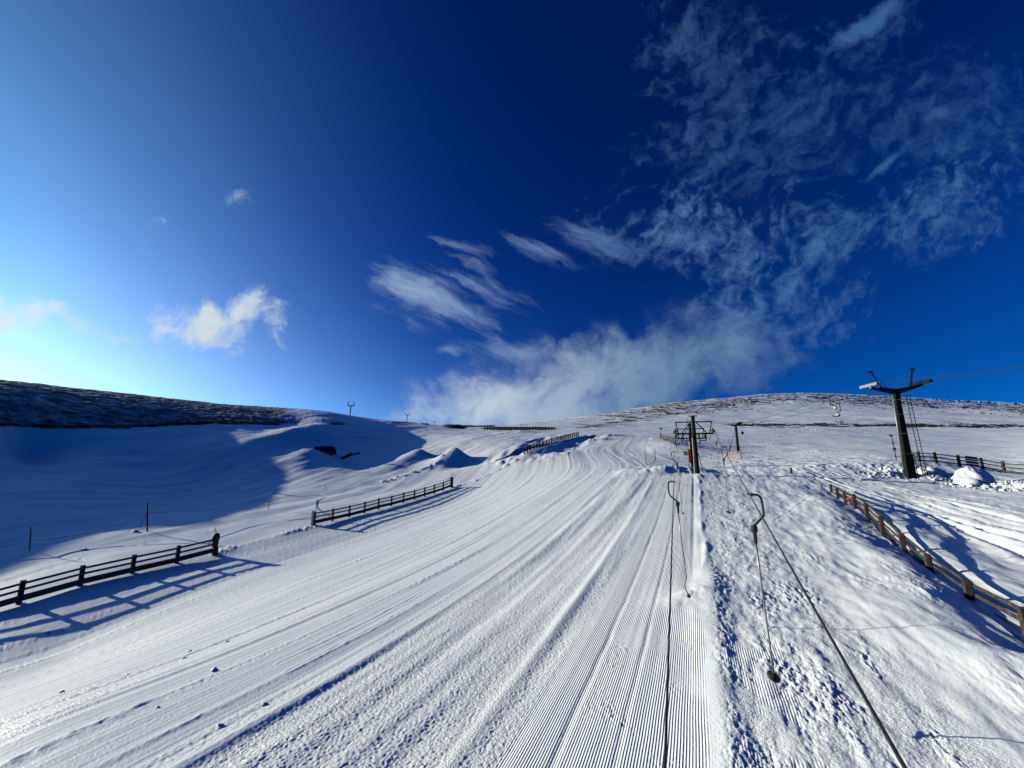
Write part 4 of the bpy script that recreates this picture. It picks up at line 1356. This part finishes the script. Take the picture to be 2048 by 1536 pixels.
def build_small():
    netting(g_(1293, 930), g_(1311, 920), 1.35, 'pale orange safety netting sagging between two poles left of the drag lift', [(0.0, 1.9, -.12), (1.0, 1.7, 0)], 14)
    netting(g_(1446, 914), g_(1484, 918), 1.15, 'pale orange safety netting right of the drag lift, in front of the green mast', [(0.0, 1.9, -.12), (1.0, 2.0, -.2)], 26)
    stick(1287, 919, 1276, 900, .03, 'leaning pole left of the orange netting beside the groomed bend')
    stick(1409, 895, 1411, 880, .03, 'short marker pole just right of the nearer drag lift mast')
    stick(1458, 888, 1456, 871, .03, 'short marker pole left of the green lift mast')
    stick(1528, 889, 1523, 872, .03, 'short leaning marker pole alone on the smooth snow right of the green mast')
    stick(1407, 913, 1404, 902, .03, 'stub of a leaning pole low beside the drag lift mast')
    # instrument mast
    b = g_(1793, 921)
    t = thing('instrument_mast', b, 'thin dark instrument mast with a small box on top, left of the ladder tower', 'mast')
    d = b.y * cos(PITCH) + (b.z - CZ) * sin(PITCH)
    tp_ = P3(1783, 870, d) - b
    MB().ring_tube([-tp_.normalized() * .4, tp_ * .5, tp_], [.05, .045, .035], 8).build('pole', M['steel_dark'], t, True)
    MB().bar(tp_ + Vector((-.22, 0, -.08)), tp_ + Vector((.02, 0, -.08)), .2, .26).build('instrument_box', M['black'], t)
    MB().bar(tp_ * .45 + Vector((-.12, 0, 0)), tp_ * .45 + Vector((.12, 0, 0)), .2, .3).bar(tp_ * .68 + Vector((-.14, 0, 0)), tp_ * .68 + Vector((.1, 0, 0)), .12, .12).build('control_box', M['steel_rust'], t)
    # slim pole with a dark head at the short fence
    b = g_(1321, 878); d = b.y * cos(PITCH) + (b.z - CZ) * sin(PITCH)
    t = thing('headed_pole', b, 'slim pole with a dark head standing by the short fence', 'pole')
    tp_ = P3(1322, 858, d) - b
    MB().ring_tube([(0, 0, -.4), tp_], .04, 7).build('pole', M['steel_dark'], t, True)
    MB().bar(tp_ + Vector((-.35, 0, .05)), tp_ + Vector((.3, 0, .12)), .25, .3).build('head', M['steel_dark'], t)
    # roped edge on the left
    pl = [((60, 1104), (62, 1054)), ((295, 1066), (295, 1006)), ((535, 1018), (547, 978))]
    a = g_(60, 1104)
    t = thing('rope_barrier', a, 'slack pale rope strung along three poles at the edge of the shaded slope', 'rope barrier')
    tops = []
    for i, ((bx, by), (tx, ty)) in enumerate(pl):
        b = g_(bx, by); d = b.y * cos(PITCH) + (b.z - CZ) * sin(PITCH)
        tt = P3(tx, ty, d)
        MB().ring_tube([b - Vector((0, 0, .3)) - a, tt - a], [.05 if i == 1 else .03] * 2, 8).build('pole', M['steel_dark' if i < 2 else 'bamboo'], t, True)
        tops.append(b.lerp(tt, (.45, .68, .84)[i]) - a)
    e0 = P3(-140, 1092, 24) - a
    e1 = P3(640, 989, 47) - a
    chain = [e0] + tops + [e1]
    for k, (p, q) in enumerate(zip(chain[:-1], chain[1:])):
        pts = []
        for i in range(19):
            u = i / 18; v = p.lerp(q, u); v.z -= (.35, .42, .55, .3)[k] * 4 * u * (1 - u)
            pts.append(v)
        MB().ring_tube(pts, .034, 6, False).build('rope', M['tape' if k != 1 else 'pink'], t, True)
    MB().bar(tops[1] + Vector((-.05, 0, -.05)), tops[1] + Vector((-.42, 0, -1.2)), .015, .07).build('tape_tail', M['tape'], t)
    u = tops[1].lerp(tops[2], .78) + Vector((0, 0, -.38))
    MB().bar(u, u + Vector((0, 0, -.32)), .015, .06).build('tape_tail', M['tape'], t)
    # slender poles round the jumps
    for (bx, by, tx, ty, lab) in (
            (804, 949, 804, 923, 'thin pole in front of the jumps, left of the dark snow mound'),
            (883, 912, 882, 897, 'thin pole on the ridge just left of the dark shaded jump'),
            (945, 903, 943, 884, 'thin leaning pole behind the shaded jump'),
            (990, 882, 989, 871, 'short dark pole under the far paling fence'),
            (635, 1005, 634, 996, 'tiny stick poking from snow above the fence start'),
            (652, 980, 651, 968, 'tiny stick at the edge of the valley shadow'),
            (492, 849, 491, 833, 'pale stick high on the shaded hill at its snow line'),
            (461, 860, 461, 849, 'second pale stick on the shaded hill, lower and to the left'),
            (1058, 893, 1057, 886, 'stub of a stick behind the low end of the long curving fence')):
        stick(bx, by, tx, ty, .028, lab)
    # box rail in the snow park
    b = g_(700, 921)
    t = thing('park_rail', b, 'dark sloping rail box with a small hoop among the snow park jumps', 'rail box')
    d = b.y * cos(PITCH) + (b.z - CZ) * sin(PITCH)
    q = lambda x, y: P3(x, y, d) - b
    MB().bar(q(679, 917), q(702, 907), .5, .12).bar(q(700, 908), q(720, 904.5), .5, .12).build('slide_top', M['black'], t)
    MB().bar(q(681, 919), q(702, 910), .36, .28).bar(q(701, 911), q(719, 907), .36, .22).build('side_panel', M['steel_rust'], t)
    MB().ring_tube([q(695, 911), q(698, 904.5), q(704, 905.5), q(706, 908)], .05, 6).build('hoop', M['steel_rust'], t, True)
    b = g_(638, 908)
    t = thing('wall_ride', b, 'dark wedge shaped park feature with a pitched back, left of the rail box', 'park feature')
    d = b.y * cos(PITCH) + (b.z - CZ) * sin(PITCH)
    q = lambda x, y, dy=0: P3(x, y, d) - b + Vector((0, dy, 0))
    m = MB()
    fr = [q(617, 908), q(643, 909), q(640, 896), q(632, 892.5)]
    bk = [v + Vector((1.6, 3.0, .1)) for v in fr]
    m.v = fr + bk
    m.f = [(0, 1, 2, 3), (7, 6, 5, 4), (1, 5, 6, 2), (2, 6, 7, 3), (3, 7, 4, 0), (0, 4, 5, 1)]
    m.build('wedge', M['wood_dark'], t)
    MB().bar(q(643, 907.5), q(658, 906.5) + Vector((0, 1.5, 0)), .2, .75).build('side_board', M['black'], t)
    # stub post and fallen marker near the lift
    o = MB().ring_tube([g_(1583, 948) - Vector((0, 0, .3)), g_(1583, 948) + Vector((0, 0, .55))], [.10, .09], 8).build('stump_post', M['wood_dark'], None, True, loc=g_(1583, 948))
    tag(o, 'short dark stub post in trampled snow right of the drag lift tower', 'post')
    a, b = g_(1602, 936), g_(1655, 988)
    pts = []
    for i in range(13):
        x = a.x + (b.x - a.x) * i / 12; y = a.y + (b.y - a.y) * i / 12
        pts.append(Vector((x + .12 * sin(i), y, float(ground_z(x, y)[0]) + .06)))
    tag(MB().ring_tube(pts, .012, 6).build('fallen_rope', M['orange'], None, True, loc=a), 'faded orange rope lying on the snow up slope of the right foreground fence', 'rope')
    # heaps thrown up round the ladder tower
    b = g_(1945, 968)
    m = MB().blob(b + Vector((0, 0, .0)), 0.98, 3, 1.35, .16, 26, (1.4, 1.1)).blob(b + Vector((-.75, -.5, .05)), .7, 5, .7, .3, 10).blob(b + Vector((.5, -.7, .0)), .6, 6, .5, .3, 10)
    tag(m.build('snow_mound', M['snowy'], None, True, loc=b), 'rounded white snow mound standing alone in front of the right edge fence', 'snow mound')
    b = g_(1848, 955)
    m = MB().blob(b + Vector((0.6, 0, .15)), .95, 13, .75, .4, 14, (1.5, .8)).blob(b + Vector((0, -.5, .05)), .6, 15, .7, .4, 10)
    tag(m.build('snow_mound', M['snowy'], None, True, loc=b), 'broken snow heap tight against the right foot of the ladder tower', 'snow mound')
    m = MB(); rn = random.Random(12)
    for k in range(190):
        px = rn.choice([rn.uniform(1738, 1812), rn.uniform(1845, 2048), rn.uniform(1735, 2060)])
        py = np.interp(px, [1735, 1800, 1860, 1945, 2048, 2060], [948, 951, 960, 972, 975, 976]) + rn.gauss(0, 4)
        p = g_(px, py)
        m.blob(p + Vector((0, 0, .02)), min(.3, abs(rn.gauss(.07, .09)) + .04), 100 + k, .8, .7, 3, (1.2, .9))
    o = m.build('snow_rubble', M['snowy'], None, False, loc=g_(1800, 951))
    tag(o, 'broken clods of snow strewn round the ladder tower and mounds', 'snow rubble', None, 'stuff')
    # lumps of snow lying on the run
    lumps = [(428, 1347, .085, 'largest loose snow lump, alone on the left of the run', .9), (530, 1407, .06, 'snow lump beside the bright ridge of the run', .7),
             (440, 1449, .065, 'low snow lump nearest the bottom edge, left half', .6), (380, 1296, .07, 'snow lump with a blown tail, upper one of the pair below the barred shadow', .5),
             (368, 1315, .07, 'snow lump with a blown tail, lower one of the pair below the barred shadow', .5), (257, 1344, .05, 'small round snow lump near the middle of the left quarter', .8),
             (454, 1283, .06, 'small snow lump right of the pair below the barred shadow', .6), (125, 1377, .06, 'small snow lump at far left below the fence shadow', .7),
             (98, 1255, .10, 'jagged snow lump lying between the shadow bars of the near fence', .6), (314, 1420, .04, 'tiny snow crumb left of the low lump', .7),
             (270, 1068, .22, 'flat snow lump behind the near fence at the shadow edge', .5), (168, 1101, .16, 'flat snow lump behind the near fence, close to the left edge', .4)]
    for k, (px, py, r, lab, fl) in enumerate(lumps):
        p = g_(px, py)
        o = MB().blob(p + Vector((0, 0, r * .15)), r * .85, 40 + k, fl, .45, 8, (1.25, .8)).build('snow_lump', M['snowy'], None, True, loc=p)
        tag(o, lab, 'snow lump', 'loose snow lumps on the run')
    # crag and cairn on the skyline
    b = P3(848, 850, 170)
    tag(MB().blob(b - Vector((0, 0, .5)), 1.7, 61, .75, .45, 10, (1.3, 1)).build('boulder', M['stone'], None, True, loc=b), 'dark rounded boulder on the skyline between the two smallest towers', 'boulder')
    b = P3(905, 853, 165)
    o = MB().blob(b - Vector((0, 0, .8)), 2.4, 62, .6, .5, 12, (2.2, 1)).blob(b + Vector((3.2, 0, -.2)), 1.2, 63, .8, .5, 9)
    tag(o.build('rock_outcrop', M['stone'], None, True, loc=b), 'low dark rock outcrop on the skyline left of the paling fence', 'rocks')


build_small()
